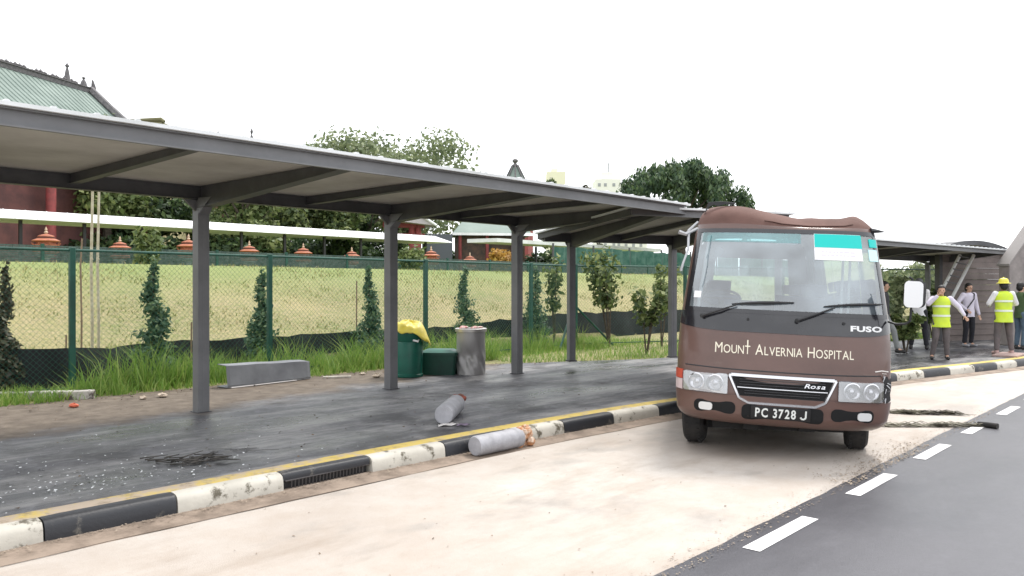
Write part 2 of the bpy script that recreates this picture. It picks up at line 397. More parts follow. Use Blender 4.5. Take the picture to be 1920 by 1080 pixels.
# land behind: verge, slope, plateau
def land_z(s, t):
    if t < 15: return .135
    if t < 22:
        k = (t - 15) / 7; e = k * k * (3 - 2 * k) * .35 + k * .65; return .3 + (2.35 - .3) * e + .06 * math.sin(s * .9 + t) * (k * (1 - k) * 4)
    return 2.35
b = MB(); tt = [4.5, 8, 12, 14.9, 15.0, 16, 17, 18, 19, 20, 21, 21.6, 22, 23, 30, 60, 300, 900]; s2 = [-60 + i * 1.0 for i in range(160)] + [140, 250, 900]
b.grid(lambda u, v: (s2[round(u * (len(s2) - 1))], tt[round(v * (len(tt) - 1))], land_z(s2[round(u * (len(s2) - 1))], tt[round(v * (len(tt) - 1))]) - (.02 if tt[round(v * (len(tt) - 1))] < 6 else 0)), len(s2) - 1, len(tt) - 1,
       skip=lambda u, v: s2[int(u * (len(s2) - 1))] < 26 and tt[int(v * (len(tt) - 1))] < 8 )
tag(b.build('embankment', mt['lawn'], rz=PHI), kind='structure')
# lane dashes
dl = [G(1405, 1032), G(1515, 970), G(1600, 928), G(1665, 889), G(1722, 862), G(1770, 838), G(1808, 815), G(1838, 799), G(1872, 778), G(1900, 766)]
sv = [p.x * math.sin(TH) + p.y * math.cos(TH) for p in dl]
b = MB(); b.box(0, sv[1] - sv[0], 0, .125, 0, .003)
for k in range(-3, 14):
    s0_ = sv[0] + k * (sv[8] - sv[0]) / 4
    b2 = MB(); L = (sv[1] - sv[0]) * .98
    b2.add([(0, 0, 0), (L, 0, 0), (L, .125, 0), (0, .125, 0)], [(0, 1, 2, 3)])
    tag(b2.build('lane_marking', mt['line'], loc=W(s0_, 2.325, .008), rz=PHI), kind='structure')
# kerb drain grate
p, q = kerb_at(S0 + 2.5 * BL)
dg = thing('drain_grate', 'black iron kerb inlet grate set in the black kerb block', 'drain', W(p.x, p.y, 0), PHI)
b = MB(); b.box(-.45, .45, .075, .09, -.04, .085); b.build('frame', mt['black'], dg)
b = MB()
for i in range(22):
    x = -.38 + i * .036; b.tube([(x, .035, -.02), (x, .03, .08)], .006, 5)
b.tube([(-.44, .035, .08), (.44, .035, .08)], .008, 6); b.tube([(-.44, .035, .0), (.44, .035, .0)], .008, 6)
b.build('bars', M('cast_iron', (.05, .045, .045), .6), dg)

# ------------------------------------------------------------------ covered walkways
def canopy(name, label, org, rz, x0, x1, yf, yb, ypost, zf, zb, posts, raf, zbase=.15, pw=.15, flare=True, tb=.135):
    t = thing(name, label, 'canopy', org, rz)
    def zt(y): return zb + (zf - zb) * (yb - y) / (yb - yf)
    # roof deck: ribbed sheet
    b = MB(); nr = int((x1 - x0) / .30)
    for i in range(nr + 1):
        x = x0 + .02 + (x1 - x0 - .1) * i / nr
        b.hexa([(x, yf - .065, zf - .002), (x + .05, yf - .065, zf - .002), (x + .05, yb + .065, zb - .002), (x, yb + .065, zb - .002)],
               [(x + .012, yf - .065, zf + .014), (x + .038, yf - .065, zf + .014), (x + .038, yb + .065, zb + .014), (x + .012, yb + .065, zb + .014)])
    b.hexa([(x0 - .05, yf - .07, zf - .03), (x1 + .05, yf - .07, zf - .03), (x1 + .05, yb + .07, zb - .03), (x0 - .05, yb + .07, zb - .03)],
           [(x0 - .05, yf - .07, zf), (x1 + .05, yf - .07, zf), (x1 + .05, yb + .07, zb), (x0 - .05, yb + .07, zb)])
    b.build('roof_sheet', mt['roofw'], t, smooth=False)
    b = MB(); b.add([(x0, yf + .02, zf - .035), (x1, yf + .02, zf - .035), (x1, yb, zb - .035), (x0, yb, zb - .035)], [(0, 3, 2, 1)])
    b.build('roof_underside', mt['soffit'], t)
    # front fascia: C channel
    b = MB(); h = tb
    b.box(x0, x1, yf + .012, yf + .028, zf - .032 - h, zf - .032); b.box(x0, x1, yf - .022, yf + .011, zf - .034 - h, zf - .020 - h); b.box(x0, x1, yf - .030, yf + .011, zf - .044, zf - .033)
    b.build('fascia', mt['steel_l'], t)
    for xx in (x0 - .012, x1 - .004):
        b = MB(); b.hexa([(xx, yf + .03, zf - .03 - h), (xx + .016, yf + .03, zf - .03 - h), (xx + .016, yb, zb - .03 - h), (xx, yb, zb - .03 - h)],
                         [(xx, yf + .03, zf - .032), (xx + .016, yf + .03, zf - .032), (xx + .016, yb, zb - .032), (xx, yb, zb - .032)])
        b.build('end_fascia', mt['steel'], t)
    zp = zt(ypost)
    b = MB(); b.box(x0 + .02, x1 - .01, ypost - .035, ypost + .035, zp - .04 - .155, zp - .04); b.box(x0 + .02, x1 - .01, ypost - .06, ypost + .06, zp - .205, zp - .1952)
    b.build('beam', mt['steel'], t)
    b = MB(); b.box(x0 + .02, x1 - .01, yb - .05, yb - .01, zb - .15, zb - .037); b.build('rear_fascia', mt['steel'], t)
    def rafter(x, wd, d0, d1):
        b = MB(); zs = []
        for (ya, da), (yc, dc) in (((yf + .03, d1), (ypost - .062, d0)), ((ypost + .062, d0 * .8), (yb - .052, d1))):
            b.hexa([(x - wd, ya, zt(ya) - .04 - da), (x + wd, ya, zt(ya) - .04 - da), (x + wd, yc, zt(yc) - .04 - dc), (x - wd, yc, zt(yc) - .04 - dc)],
                   [(x - wd, ya, zt(ya) - .04), (x + wd, ya, zt(ya) - .04), (x + wd, yc, zt(yc) - .04), (x - wd, yc, zt(yc) - .04)])
            for sx in (-1, 1):  # bottom flange
                b.hexa([(x - wd * 2.2, ya, zt(ya) - .048 - da), (x + wd * 2.2, ya, zt(ya) - .048 - da), (x + wd * 2.2, yc, zt(yc) - .048 - dc), (x - wd * 2.2, yc, zt(yc) - .048 - dc)],
                       [(x - wd * 2.2, ya, zt(ya) - .0405 - da), (x + wd * 2.2, ya, zt(ya) - .0405 - da), (x + wd * 2.2, yc, zt(yc) - .0405 - dc), (x - wd * 2.2, yc, zt(yc) - .0405 - dc)]); break
        b.build('rafter', mt['steel'], t)
    for x in posts: rafter(x, .035, .27, .07)
    for x in raf: rafter(x, .022, .11, .06)
    for x in posts:
        b = MB(); a = pw / 2
        b.box(x - a, x + a, ypost - a, ypost + a, zbase - .02, zp - .22)
        b.box(x - a * .35, x + a * .35, ypost - a - .004, ypost - a + .001, zbase, zp - .4)
        if flare:
            b.hexa([(x - a, ypost - a, zp - .40), (x + a, ypost - a, zp - .40), (x + a, ypost - a + .01, zp - .40), (x - a, ypost - a + .01, zp - .40)],
                   [(x - a * .5, ypost - a - .26, zp - .19), (x + a * .5, ypost - a - .26, zp - .19), (x + a, ypost - a + .01, zp - .19), (x - a, ypost - a + .01, zp - .19)])
            for sx in (-1, 1):
                x_i = x + sx * a * .98
                b.add([(x_i, ypost - .02, zp - .36), (x_i, ypost + .02, zp - .36), (x_i, ypost + .02, zp - .21), (x_i, ypost - .02, zp - .21), (x_i + sx * .16, ypost - .02, zp - .21), (x_i + sx * .16, ypost + .02, zp - .21)],
                      [(0, 1, 5, 4), (0, 4, 3), (1, 2, 5), (3, 4, 5, 2)])
        b.build('post', mt['steel_l'], t, bevel=.006)
        b = MB(); b.box(x - a - .02, x + a + .02, ypost - a - .02, ypost + a + .02, zbase - .02, zbase + .010)
        b.build('base_plate', mt['steel'], t)
    return t
canopy('walkway_canopy', 'long grey steel canopy with white roof edge along the left pavement', W(0, 0, 0), PHI,
       -1.9, 11.25, 6.5, 10.15, 9.8, 3.06, 3.06, [1.75, 4.89, 7.98, 10.93], [.2, 3.35, 6.45, 9.45])
P4 = G(1071, 690, .15); P5 = G(1261, 682, .15); d2 = (P5 - P4).normalized(); a2 = math.atan2(d2.y, d2.x)
canopy('walkway_canopy', 'lower grey canopy joining on between the long canopy and the bus', P4, a2,
       -.6, 2.45, -3.35, .25, 0, 2.84, 2.66, [0, (P5 - P4).length], [1.1], pw=.13, flare=False, tb=.11)
F3 = AT(1600, 446, 16.7); E3 = AT(1892, 471, 22.6); d3 = (E3 - F3); a3 = math.atan2(d3.y, d3.x); L3 = Vector((d3.x, d3.y, 0)).length
canopy('walkway_canopy', 'far grey canopy to the right of the bus above the people', Vector((F3.x, F3.y, 0)), a3,
       -.6, L3, 0, 2.7, 2.1, 2.78, 2.68, [.6, 4.1, L3 - .25], [2.4, 5.8], pw=.12, flare=False, tb=.10)

# ------------------------------------------------------------------ chain link fence
def clipwires(L, z0, z1, sp, rad=.0022):
    V = []; Fc = []; H = z1 - z0
    for sg in (1, -1):
        c = -H
        while c < L + H:
            # line x = c + sg*... 45 degrees
            pts = []
            xa, xb = (c, c + H) if sg == 1 else (c + H, c)
            t0, t1 = 0.0, 1.0; dx = xb - xa
            if dx > 0: t0 = max(t0, (0 - xa) / dx); t1 = min(t1, (L - xa) / dx)
            else: t0 = max(t0, (L - xa) / dx); t1 = min(t1, (0 - xa) / dx)
            if t1 - t0 > .01:
                p0 = (xa + dx * t0, z0 + H * t0); p1 = (xa + dx * t1, z0 + H * t1); o = len(V); y = rad * sg
                for (x, z) in (p0, p1):
                    V += [(x - rad * 1.0, y - rad, z), (x + rad * 1.0, y - rad, z), (x, y + rad, z)]
                Fc += [(o, o + 1, o + 4, o + 3), (o + 1, o + 2, o + 5, o + 4), (o + 2, o, o + 3, o + 5)]
            c += sp
    return np.array(V), np.array(Fc)
def chainfence(name, label, org, rz, xs_, z0, z1, sp=.085, braces=False, rad=.0021):
    t = thing(name, label, 'fence', org, rz)
    for i, x in enumerate(xs_):
        b = MB(); b.box(x - .04, x + .04, -.04, .04, -.1, z1 + .02); b.build('post', mt['green_f'], t, bevel=.006)
    b = MB(); b.tube([(xs_[0], 0, z1 - .02), (xs_[-1], 0, z1 - .02)], .021, 8)
    # twisted barbs of the mesh selvedge along the top
    n = int((xs_[-1] - xs_[0]) / sp)
    for i in range(n):
        x = xs_[0] + i * sp; b.tube([(x, 0, z1 - .03), (x + .02, .004, z1 + .035)], .0035, 3, cap=False)
    b.build('top_rail', mt['green_f'], t)
    b = MB(); b.tube([(xs_[0], 0, z0 + .06), (xs_[-1], 0, z0 + .06)], .014, 6); b.build('bottom_rail', mt['green_f'], t)
    for a, c in zip(xs_, xs_[1:]):
        v, f = clipwires(c - a, z0, z1 - .02, sp, rad); v[:, 0] += a; v[:, 1] -= .03
        fastmesh('mesh_panel', v, f, mt['wire'], parent=t)
    return t
FX = [-2.4, 1.0, 4.43, 7.72, 11.45, 14.9, 16.7]
chainfence('chain_link_fence', 'green chain link fence behind the long canopy and tall grass', W(0, 12.9, .15), PHI, FX, .03, 2.16)
fc = W(16.7, 12.9, .15); fd = math.atan2(.375, .927)
f2 = chainfence('chain_link_fence', 'green chain link fence turning off to the right behind the lower canopy', fc, fd, [0.001, 3.4, 6.8, 10.2, 13.6, 17, 20.4], .03, 2.16, .09, rad=.002)
b = MB(); b.tube([(0, .06, 1.1), (1.15, .06, .02)], .03, 8); b.build('brace', mt['green_f'], f2)
b = MB(); b.tube([(-.05, 0.05, 1.1), (-.75, -.62, .02)], .03, 8); b.build('brace', mt['green_f'], f2)

# ------------------------------------------------------------------ black silt barrier
def silt(name, label, pts, h, seed):
    rr = random.Random(seed); P = catmull([(p[0], p[1]) for p in pts], .35); b = MB(); n = len(P)
    base = [(p.x + rr.uniform(-.03, .03), p.y + .05 * math.sin(i * 1.3) + rr.uniform(-.03, .03)) for i, p in enumerate(P)]
    top = [h(p.x) + rr.uniform(-.02, .02) - .05 * abs(math.sin(i * .9)) for i, p in enumerate(P)]
    rows = []
    for k in range(5):
        rows.append([(x + .02 * math.sin(i * 2.1 + k), y + .03 * math.sin(i * 1.7 + k * 1.3), .1 + (z - .1) * k / 4) for i, ((x, y), z) in enumerate(zip(base, top))])
    for yy in (0, .012):
        vs = [(x, y + yy, z) for r_ in rows for x, y, z in r_]
        b.add(vs, [(k * n + i, k * n + i + 1, (k + 1) * n + i + 1, (k + 1) * n + i) for k in range(4) for i in range(n - 1)])
    t = b.build(name, mt['silt'], rz=PHI); tag(t, label, 'barrier'); return t
silt('silt_barrier', 'black plastic sheet barrier at the foot of the grass slope', [(-4, 13.6), (1, 13.4), (3.0, 13.35), (4.2, 13.3), (5.0, 13.6), (6.2, 14.7), (9, 14.9), (13, 15), (17, 15.2), (22, 14.9), (27, 14.7), (40, 14.9)],
     lambda s: (.74 + .14 * math.exp(-((s - 4.4) / .5) ** 2) + (.06 if s < 4 else 0) + (.22 * min(1, max(0, (s - 14) / 5)))), 2)

# ------------------------------------------------------------------ grasses
def blades(name, pts, hmin, hmax, wd, mat, seed, lean=.35, label=None):
    rg = np.random.default_rng(seed); n = len(pts); pts = np.array(pts)
    h = rg.uniform(hmin, hmax, n) * (pts[:, 3] if pts.shape[1] > 3 else 1); a = rg.uniform(0, 2 * np.pi, n); l = rg.uniform(.1, lean, n) * h; wa = rg.uniform(0, 2 * np.pi, n)
    ww = rg.uniform(.6, 1.3, n) * wd
    dx, dy = np.cos(a) * l, np.sin(a) * l; ux, uy = np.cos(wa) * ww, np.sin(wa) * ww
    x, y, z = pts[:, 0], pts[:, 1], pts[:, 2]
    V = np.stack([np.stack([x - ux, y - uy, z], 1), np.stack([x + ux, y + uy, z], 1),
                  np.stack([x + dx * .35 + ux * .7, y + dy * .35 + uy * .7, z + h * .55], 1), np.stack([x + dx * .35 - ux * .7, y + dy * .35 - uy * .7, z + h * .55], 1),
                  np.stack([x + dx, y + dy, z + h * .95], 1)], 1).reshape(-1, 3)
    o = np.arange(n)[:, None] * 5
    f1 = (o + np.array([[0, 1, 2]])); f2 = (o + np.array([[0, 2, 3]])); f3 = (o + np.array([[3, 2, 4]]))
    ob = fastmesh(name, V, np.concatenate([f1, f2, f3]), mat, rz=PHI)
    return tag(ob, label, name.replace('_', ' '), kind='stuff')
rg = random.Random(11)
pts = []
clumps = [(rg.uniform(-3, 17), rg.choice([12.5, 12.9, 13.3, 13.8]) + rg.uniform(-.35, .35), rg.uniform(.12, .36), rg.choice([.35, .5, .6, .8, 1.15])) for _ in range(230)]
clumps = [(a_, b_, c_, d_ * (.5 if a_ < 4.4 else .8 if a_ < 8 else 1)) for a_, b_, c_, d_ in clumps]
clumps += [(5.0 + .25 * k, 12.75, .32, 1.3) for k in range(4)] + [(6.5 + .35 * k, 12.7, .26, .95) for k in range(4)] + [(9.4 + .3 * k, 12.6, .3, 1.1) for k in range(6)] + [(12.6, 12.0, .4, 1.2), (11.9, 12.4, .3, 1.1)]
for (cx, cy, r_, hh) in clumps:
    cy = min(cy, 14.4) if cx > 4.6 else min(cy, 12.75)
    for _ in range(int(85 * r_ / .3)):
        pts.append((rg.gauss(cx, r_ * .5), max(12.05, rg.gauss(cy, r_ * .5)), .13, hh))
for _ in range(14000):
    s = rg.uniform(-3, 20); t_ = rg.uniform(12.0, 15) if s > 5 else rg.uniform(12.0, 12.9); pts.append((s, t_ + .12 * math.sin(s * 3) + .2, .13, .34))
for _ in range(9000):       # verge behind the lower canopy
    s = rg.uniform(12.5, 30); t_ = back_t(s) + rg.random() ** 1.5 * 4.5; pts.append((s, t_, .13, .32))
blades('tall_grass', pts, .16, .72, .0075, mt['tall'], 4, 1.0, 'tall bright green grass growing through the fence along the pavement')
pts = []
for _ in range(42000):
    s = rg.uniform(-2, 62); t_ = 15.2 + rg.random() * 7.2
    if math.sin(s * 1.1 + math.sin(t_ * 1.7) * 1.6) + math.sin(t_ * 2.3 + s * .6) < rg.uniform(-1.2, .6): continue
    pts.append((s, t_, land_z(s, t_) - .01))
blades('slope_grass', pts, .03, .11, .012, mt['dryb'], 6, 1.2, 'dry yellow green grass covering the slope')

# ------------------------------------------------------------------ foliage
def leafcloud(name, blobs, n, size, mat, seed, parent=None, shell=.45, droop=0):
    rg = np.random.default_rng(seed); bl = np.array([list(c) + list(r) for c, r in blobs], float)
    vol = bl[:, 3] * bl[:, 4] * bl[:, 5]; idx = rg.choice(len(bl), n, p=vol ** .7 / (vol ** .7).sum())
    d = rg.normal(size=(n, 3)); d /= np.linalg.norm(d, axis=1)[:, None]
    rad = rg.random(n) ** shell * (1 + rg.normal(0, .07, n))
    c = bl[idx, :3] + d * bl[idx, 3:] * rad[:, None]
    nrm = d * .6 + rg.normal(size=(n, 3)) * .6; nrm[:, 2] += .3; nrm /= np.linalg.norm(nrm, axis=1)[:, None]
    a = np.cross(nrm, rg.normal(size=(n, 3))); a /= np.linalg.norm(a, axis=1)[:, None]; e = np.cross(nrm, a)
    if droop: e[:, 2] -= droop; e /= np.linalg.norm(e, axis=1)[:, None]
    sz = (size * rg.uniform(.5, 1.3, n))[:, None]
    V = np.stack([c - a * sz * .5, c - e * sz * .9, c + a * sz * .5, c + e * sz * .9 + nrm * sz * .2], 1).reshape(-1, 3)
    f = np.arange(n * 4).reshape(-1, 4)
    return fastmesh(name, V, f, mat, parent=parent)
def tree(label, X, Y, z0, h, w, mat, seed, n=6000, size=.22, group=None, trunk=.35, nb=16, flat=.8, low=.35, name='tree', fork=5, shape=None):
    t = thing(name, label, 'tree', (X, Y, z0), 0, group); rr = random.Random(seed)
    b = MB(); top = h * .62
    b.tube([(0, 0, -.2), (.05, .03, h * .18), (-.04, .08, h * .36), (0, 0, top)], [w * .045 + .05, w * .035 + .04, w * .028 + .03, .04], 8)
    for k in range(fork):
        a = k * 2 * math.pi / fork + rr.random(); l = w * rr.uniform(.25, .4); z_ = h * rr.uniform(.3, .5)
        b.tube([(0, .03, z_), (math.cos(a) * l * .5, math.sin(a) * l * .5, z_ + h * .12), (math.cos(a) * l, math.sin(a) * l, z_ + h * .3)], [.07 + w * .01, .05, .02], 6)
    b.build('trunk', mt['bark'], t)
    blobs = []
    for k in range(nb):
        a = rr.random() * 6.283; q = rr.random() ** .6; zz = rr.uniform(low, 1)
        ww = math.sin(math.pi * min(1, max(.12, (zz - low) / (1.08 - low) * .8 + .2))) if shape is None else shape(zz)
        r_ = w * .5 * q * ww * .8
        br = w * rr.uniform(.13, .22)
        blobs.append(((math.cos(a) * r_, math.sin(a) * r_, h * zz - br * .6), (br, br, br * flat)))
    leafcloud('crown', blobs, n, size, mat, seed, t)
    return t
# row of trees beyond the far walkway
row = [(95, 46, 8.2, 6.5, 'leaf_m'), (200, 44, 8.6, 6.5, 'leaf_l'), (290, 47, 8.0, 6.0, 'leaf_d'), (375, 50, 8.6, 6.5, 'leaf_m'), (455, 46, 7.0, 5.5, 'leaf_l'),
       (540, 52, 7.6, 6.0, 'leaf_m'), (625, 54, 7.4, 6.2, 'leaf_m'), (690, 58, 7.4, 6.0, 'leaf_d')]
rowl = ['dark leaved tree behind the far walkway beside the red brown temple wall', 'pale green tree behind the far walkway at the bamboo poles', 'dark green tree behind the far walkway left of the nearest canopy post',
        'mid green tree behind the nearest canopy post', 'pale low tree just right of the nearest canopy post', 'bushy mid green tree behind the far walkway halfway between the two nearest posts',
        'bushy green tree behind the far walkway below the big treetop', 'dark green tree behind the far walkway left of the second post']
for i, (px, Y, h, w_, m_) in enumerate(row):
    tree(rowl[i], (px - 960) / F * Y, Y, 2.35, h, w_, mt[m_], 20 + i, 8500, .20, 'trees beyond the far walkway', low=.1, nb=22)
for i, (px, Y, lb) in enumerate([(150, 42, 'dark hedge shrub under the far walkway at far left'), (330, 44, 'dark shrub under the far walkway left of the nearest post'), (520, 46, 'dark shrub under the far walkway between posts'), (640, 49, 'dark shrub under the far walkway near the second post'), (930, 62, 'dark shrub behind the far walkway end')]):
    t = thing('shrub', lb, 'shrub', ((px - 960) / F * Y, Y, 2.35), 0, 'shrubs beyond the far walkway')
    leafcloud('foliage', [((dx, rg.uniform(-.3, .3), rg.uniform(.5, 1.5)), (1.3, .8, 1.05)) for dx in (-4, -3, -2, -1, 0, 1, 2, 3, 4)], 5000, .2, mt['leaf_d'], 60 + i, t)  # shrubs heightened to block the sky, standing in for the roof's shade
    b = MB(); [b.tube([(dx, 0, -.1), (dx + .1, 0, 1.2)], [.05, .02], 6) for dx in (-2.4, -.8, .8, 2.4)]; b.build('stem', mt['bark'], t)
tree('tall pale green tree rising above the long canopy', AT(752, 400, 70).x, 70, 2.35, 12.7, 16.0, mt['leaf_f'], 71, 32000, .24, low=.5, nb=70, flat=.6, shape=lambda q: 1.25)
# dome shaped weeping tree: streaky drooping foliage
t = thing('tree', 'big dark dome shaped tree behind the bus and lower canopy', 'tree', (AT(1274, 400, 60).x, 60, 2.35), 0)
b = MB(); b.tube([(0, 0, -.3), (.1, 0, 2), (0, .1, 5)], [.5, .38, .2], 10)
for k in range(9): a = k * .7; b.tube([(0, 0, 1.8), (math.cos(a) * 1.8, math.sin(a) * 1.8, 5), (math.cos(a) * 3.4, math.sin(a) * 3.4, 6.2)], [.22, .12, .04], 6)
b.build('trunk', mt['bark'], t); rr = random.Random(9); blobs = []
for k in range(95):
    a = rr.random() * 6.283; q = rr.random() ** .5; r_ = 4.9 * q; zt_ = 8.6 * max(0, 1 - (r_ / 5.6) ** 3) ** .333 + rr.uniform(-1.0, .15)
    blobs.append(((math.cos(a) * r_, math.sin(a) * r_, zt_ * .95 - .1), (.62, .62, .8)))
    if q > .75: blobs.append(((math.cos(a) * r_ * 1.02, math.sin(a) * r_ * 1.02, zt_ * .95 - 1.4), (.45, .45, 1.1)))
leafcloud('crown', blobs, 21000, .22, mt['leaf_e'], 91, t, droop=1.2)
tree('small brownish tree far behind the long canopy end', AT(1097, 400, 110).x, 110, 2.35, 13.2, 5.5, mt['leaf_b'], 33, 2600, .35, low=.4, nb=10)
tree('small brown treetop beside the white apartment block', AT(1124, 400, 120).x, 120, 2.35, 13.0, 3.4, mt['leaf_b'], 34, 1500, .35, low=.4, nb=8)
tree('small pale tree by the yellow building behind the canopy', AT(1034, 400, 110).x, 110, 2.35, 14.3, 4.2, mt['leaf_m'], 35, 2000, .3, low=.4, nb=8)

t = thing('hedge', 'tall dark hedge behind the far walkway and temple gate', 'hedge', W(48, 66, 2.35), PHI)  # hedge added to close bright sky gaps behind the walkway
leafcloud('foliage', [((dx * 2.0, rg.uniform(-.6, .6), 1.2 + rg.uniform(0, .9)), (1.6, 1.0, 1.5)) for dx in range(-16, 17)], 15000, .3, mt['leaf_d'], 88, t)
for dx in range(-30, 31, 5): b = MB(); b.tube([(dx, 0, -.2), (dx + .1, 0, 1.8)], [.1, .04], 6); b.build('stem', mt['bark'], t)
for i, (px, Y, w_) in enumerate(((1675, 41, 4.2), (1735, 43, 4.0), (1790, 42, 3.6))):
    t = thing('bush', ['rounded green bush far behind the mirror, nearest the bus', 'rounded green bush far behind the stair rails', 'rounded green bush far behind the ribbed wall'][i], 'shrub', ((px - 960) / F * Y, Y, .13), 0, 'bushes beyond the far canopy')
    leafcloud('foliage', [((rg.uniform(-1, 1) * w_ * .35, rg.uniform(-.6, .6), rg.uniform(.6, 2.5)), (.8, .7, .6)) for _ in range(16)], 3200, .17, mt[('leaf_f', 'leaf_m', 'leaf_f')[i]], 130 + i, t)
    b = MB(); b.tube([(0, 0, -.1), (.1, 0, 1.8)], [.08, .03], 6); b.build('stem', mt['bark'], t)
# narrow conifers inside the fence
def conifer(label, px, Y, ztop, w_, seed, n=2600, mat='leaf_c', lean=0):
    X = (px - 960) / F * Y; t = thing('conifer', label, 'shrub', (X, Y, .13), 0, 'young conifers planted along the fence')
    h = ztop - .13; rr = random.Random(seed)
    b = MB(); b.tube([(0, 0, -.1), (lean * .5, 0, h * .5), (lean, 0, h * .95)], [.03, .02, .006], 6); b.build('trunk', mt['bark'], t)
    bl = []
    for k in range(26):
        q = k / 25; r_ = w_ * .5 * (1 - q * .82) * (1 if q > .1 else .7); a = rr.random() * 6.28
        r_ *= 1.25; bl.append(((math.cos(a) * r_ * .35 + lean * q, math.sin(a) * r_ * .35, h * (.06 + q * .9)), (r_ * .75, r_ * .75, h * .07)))
    leafcloud('foliage', bl, int(n * .8), .055, mt[mat], seed, t, droop=.3, shell=.7)
    return t
conifer('conifer left of the nearest canopy post, reddish at its tip', 287, 13.6, 2.22, .75, 101, 3600)
conifer('conifer beside the fence post between the first two canopy posts', 492, 15.8, 2.1, .66, 102, 3200)
conifer('conifer just left of the second canopy post', 692, 18.2, 2.25, .72, 103, 3200)
conifer('conifer behind the steel bin', 872, 21.0, 2.3, .85, 104, 3200)
conifer('conifer right of the third canopy post', 1004, 22.5, 2.35, .95, 105, 3200)
conifer('thin conifer cut by the left edge of the view', 8, 11.8, 2.1, .5, 106, 2400, 'leaf_b')
def leafy(label, px, Y, h, w_, seed, mat='leaf_m', n=900, size=.11):
    X = (px - 960) / F * Y; t = thing('sapling', label, 'shrub', (X, Y, .13), 0, 'leafy saplings behind the lower canopy'); rr = random.Random(seed)
    b = MB(); tips = []
    for k in range(5):
        a = rr.random() * 6.28; l = w_ * .45 * rr.random(); p1 = (math.cos(a) * l * .4, math.sin(a) * l * .4, h * .5); p2 = (math.cos(a) * l, math.sin(a) * l, h * rr.uniform(.7, 1))
        b.tube([(0, 0, -.1), p1, p2], [.022, .014, .005], 5); tips += [p1, p2, tuple((x + y) / 2 for x, y in zip(p1, p2))]
    b.build('stem', mt['bark'], t)
    leafcloud('foliage', [(p, (w_ * .2, w_ * .2, h * .12)) for p in tips], n, size, mt[mat], seed, t, shell=.6); return t
leafy('thin leafy sapling between third and fourth canopy posts', 1040, 21.5, 2.3, 1.0, 111, 'leaf_m', 420, .09)
leafy('tall leafy sapling between the two lower canopy posts', 1143, 21.3, 2.55, 1.6, 112, 'leaf_m', 1000, .09)
leafy('dark twisted sapling left of the last post before the bus', 1212, 19.0, 1.75, 1.1, 113, 'leaf_m', 520, .09)
leafy('pale sapling by the last post before the bus', 1240, 21.5, 2.1, 1.0, 114, 'leaf_l', 450, .09)
leafy('bushy pale green shrub behind the bus, right side', 1680, 22.9, 1.9, .8, 115, 'leaf_f', 320)
leafy('low yellow green shrub beside the bus mirror', 1698, 19.5, .9, .9, 116, 'leaf_l', 900)
leafy('short shrub under the far canopy by the fence', 1750, 23.5, 1.4, 1.4, 117, 'leaf_m', 900)
# sapling supports
for px, Y, zt_, m_, lb, r_ in ((152, 14.2, 2.6, 'pole_t', 'thin dark brown pole, left of the three tall poles', .018), (172, 14.2, 3.6, 'pole_p', 'pale tall pole, middle of the three tall poles', .028), (184, 14.1, 3.55, 'pole_p', 'tan tall pole, right of the three tall poles', .026)):
    X = (px - 960) / F * Y; b = MB(); b.tube([(0, 0, -.2), (.01, 0, 1), (-.01, 0, 2), (.02, 0, zt_ - .13)], [r_, r_ * .95, r_ * .9, r_ * .8], 8)
    for z in (.5, 1.0, 1.55, 2.1): b.tube([(0, 0, z - .008), (0, 0, z + .008)], r_ * 1.15, 8)
    tag(b.build('bamboo_pole', mt[m_], loc=(X, Y, .13)), lb, 'pole', 'poles standing behind the fence')
for px, Y, h in ((668, 18.5, 1.75), (358, 15, .95), (123, 13.5, .8)):
    X = (px - 960) / F * Y; b = MB(); b.tube([(0, 0, -.2), (0.01, 0, h)], .016, 6)
    tag(b.build('wooden_stake', mt['pole_t'], loc=(X, Y, .13)), {668: 'brown stake left of the conifer by the second canopy post', 358: 'short thin stake left of the nearest canopy post', 123: 'short stake by the leftmost fence post'}[px], 'stake', 'stakes behind the fence')

# ------------------------------------------------------------------ far walkway, urns, low fence
t = thing('covered_walkway', 'long white roofed walkway with black posts behind the grass slope', 'walkway', W(0, 36, 2.35), PHI)
b = MB(); H = 2.45
b.hexa([(-14, -.60, H - .40), (33.6, -.60, H - .40), (33.6, 2.6, H - .36), (-14, 2.6, H - .36)], [(-14, -.58, H - .36), (33.6, -.58, H - .36), (33.6, 1.0, H + .08), (-14, 1.0, H + .08)])
for k in range(60): x = -13.9 + k * .8; b.hexa([(x, -.60, H - .362), (x + .03, -.60, H - .362), (x + .03, 1, H + .07), (x, 1, H + .07)], [(x, -.60, H - .335), (x + .03, -.60, H - .335), (x + .03, 1, H + .1), (x, 1, H + .1)])
b.build('roof', mt['white'], t)
b = MB(); b.hexa([(38, -.2, H - .15), (58, -.2, H - .15), (58, 2.6, H - .1), (38, 2.6, H - .1)], [(38, -.2, H + .1), (58, -.2, H + .1), (58, 2.6, H + .15), (38, 2.6, H + .15)]); b.build('roof', mt['white'], t)
for k in range(26):
    x = -11.1 + 2.4 * k + (3 if k > 18 else 0)
    if k in (19,): continue
    b = MB(); b.box(x - .06, x + .06, .1, .22, -.1, H - .30); b.build('post', mt['black'], t)
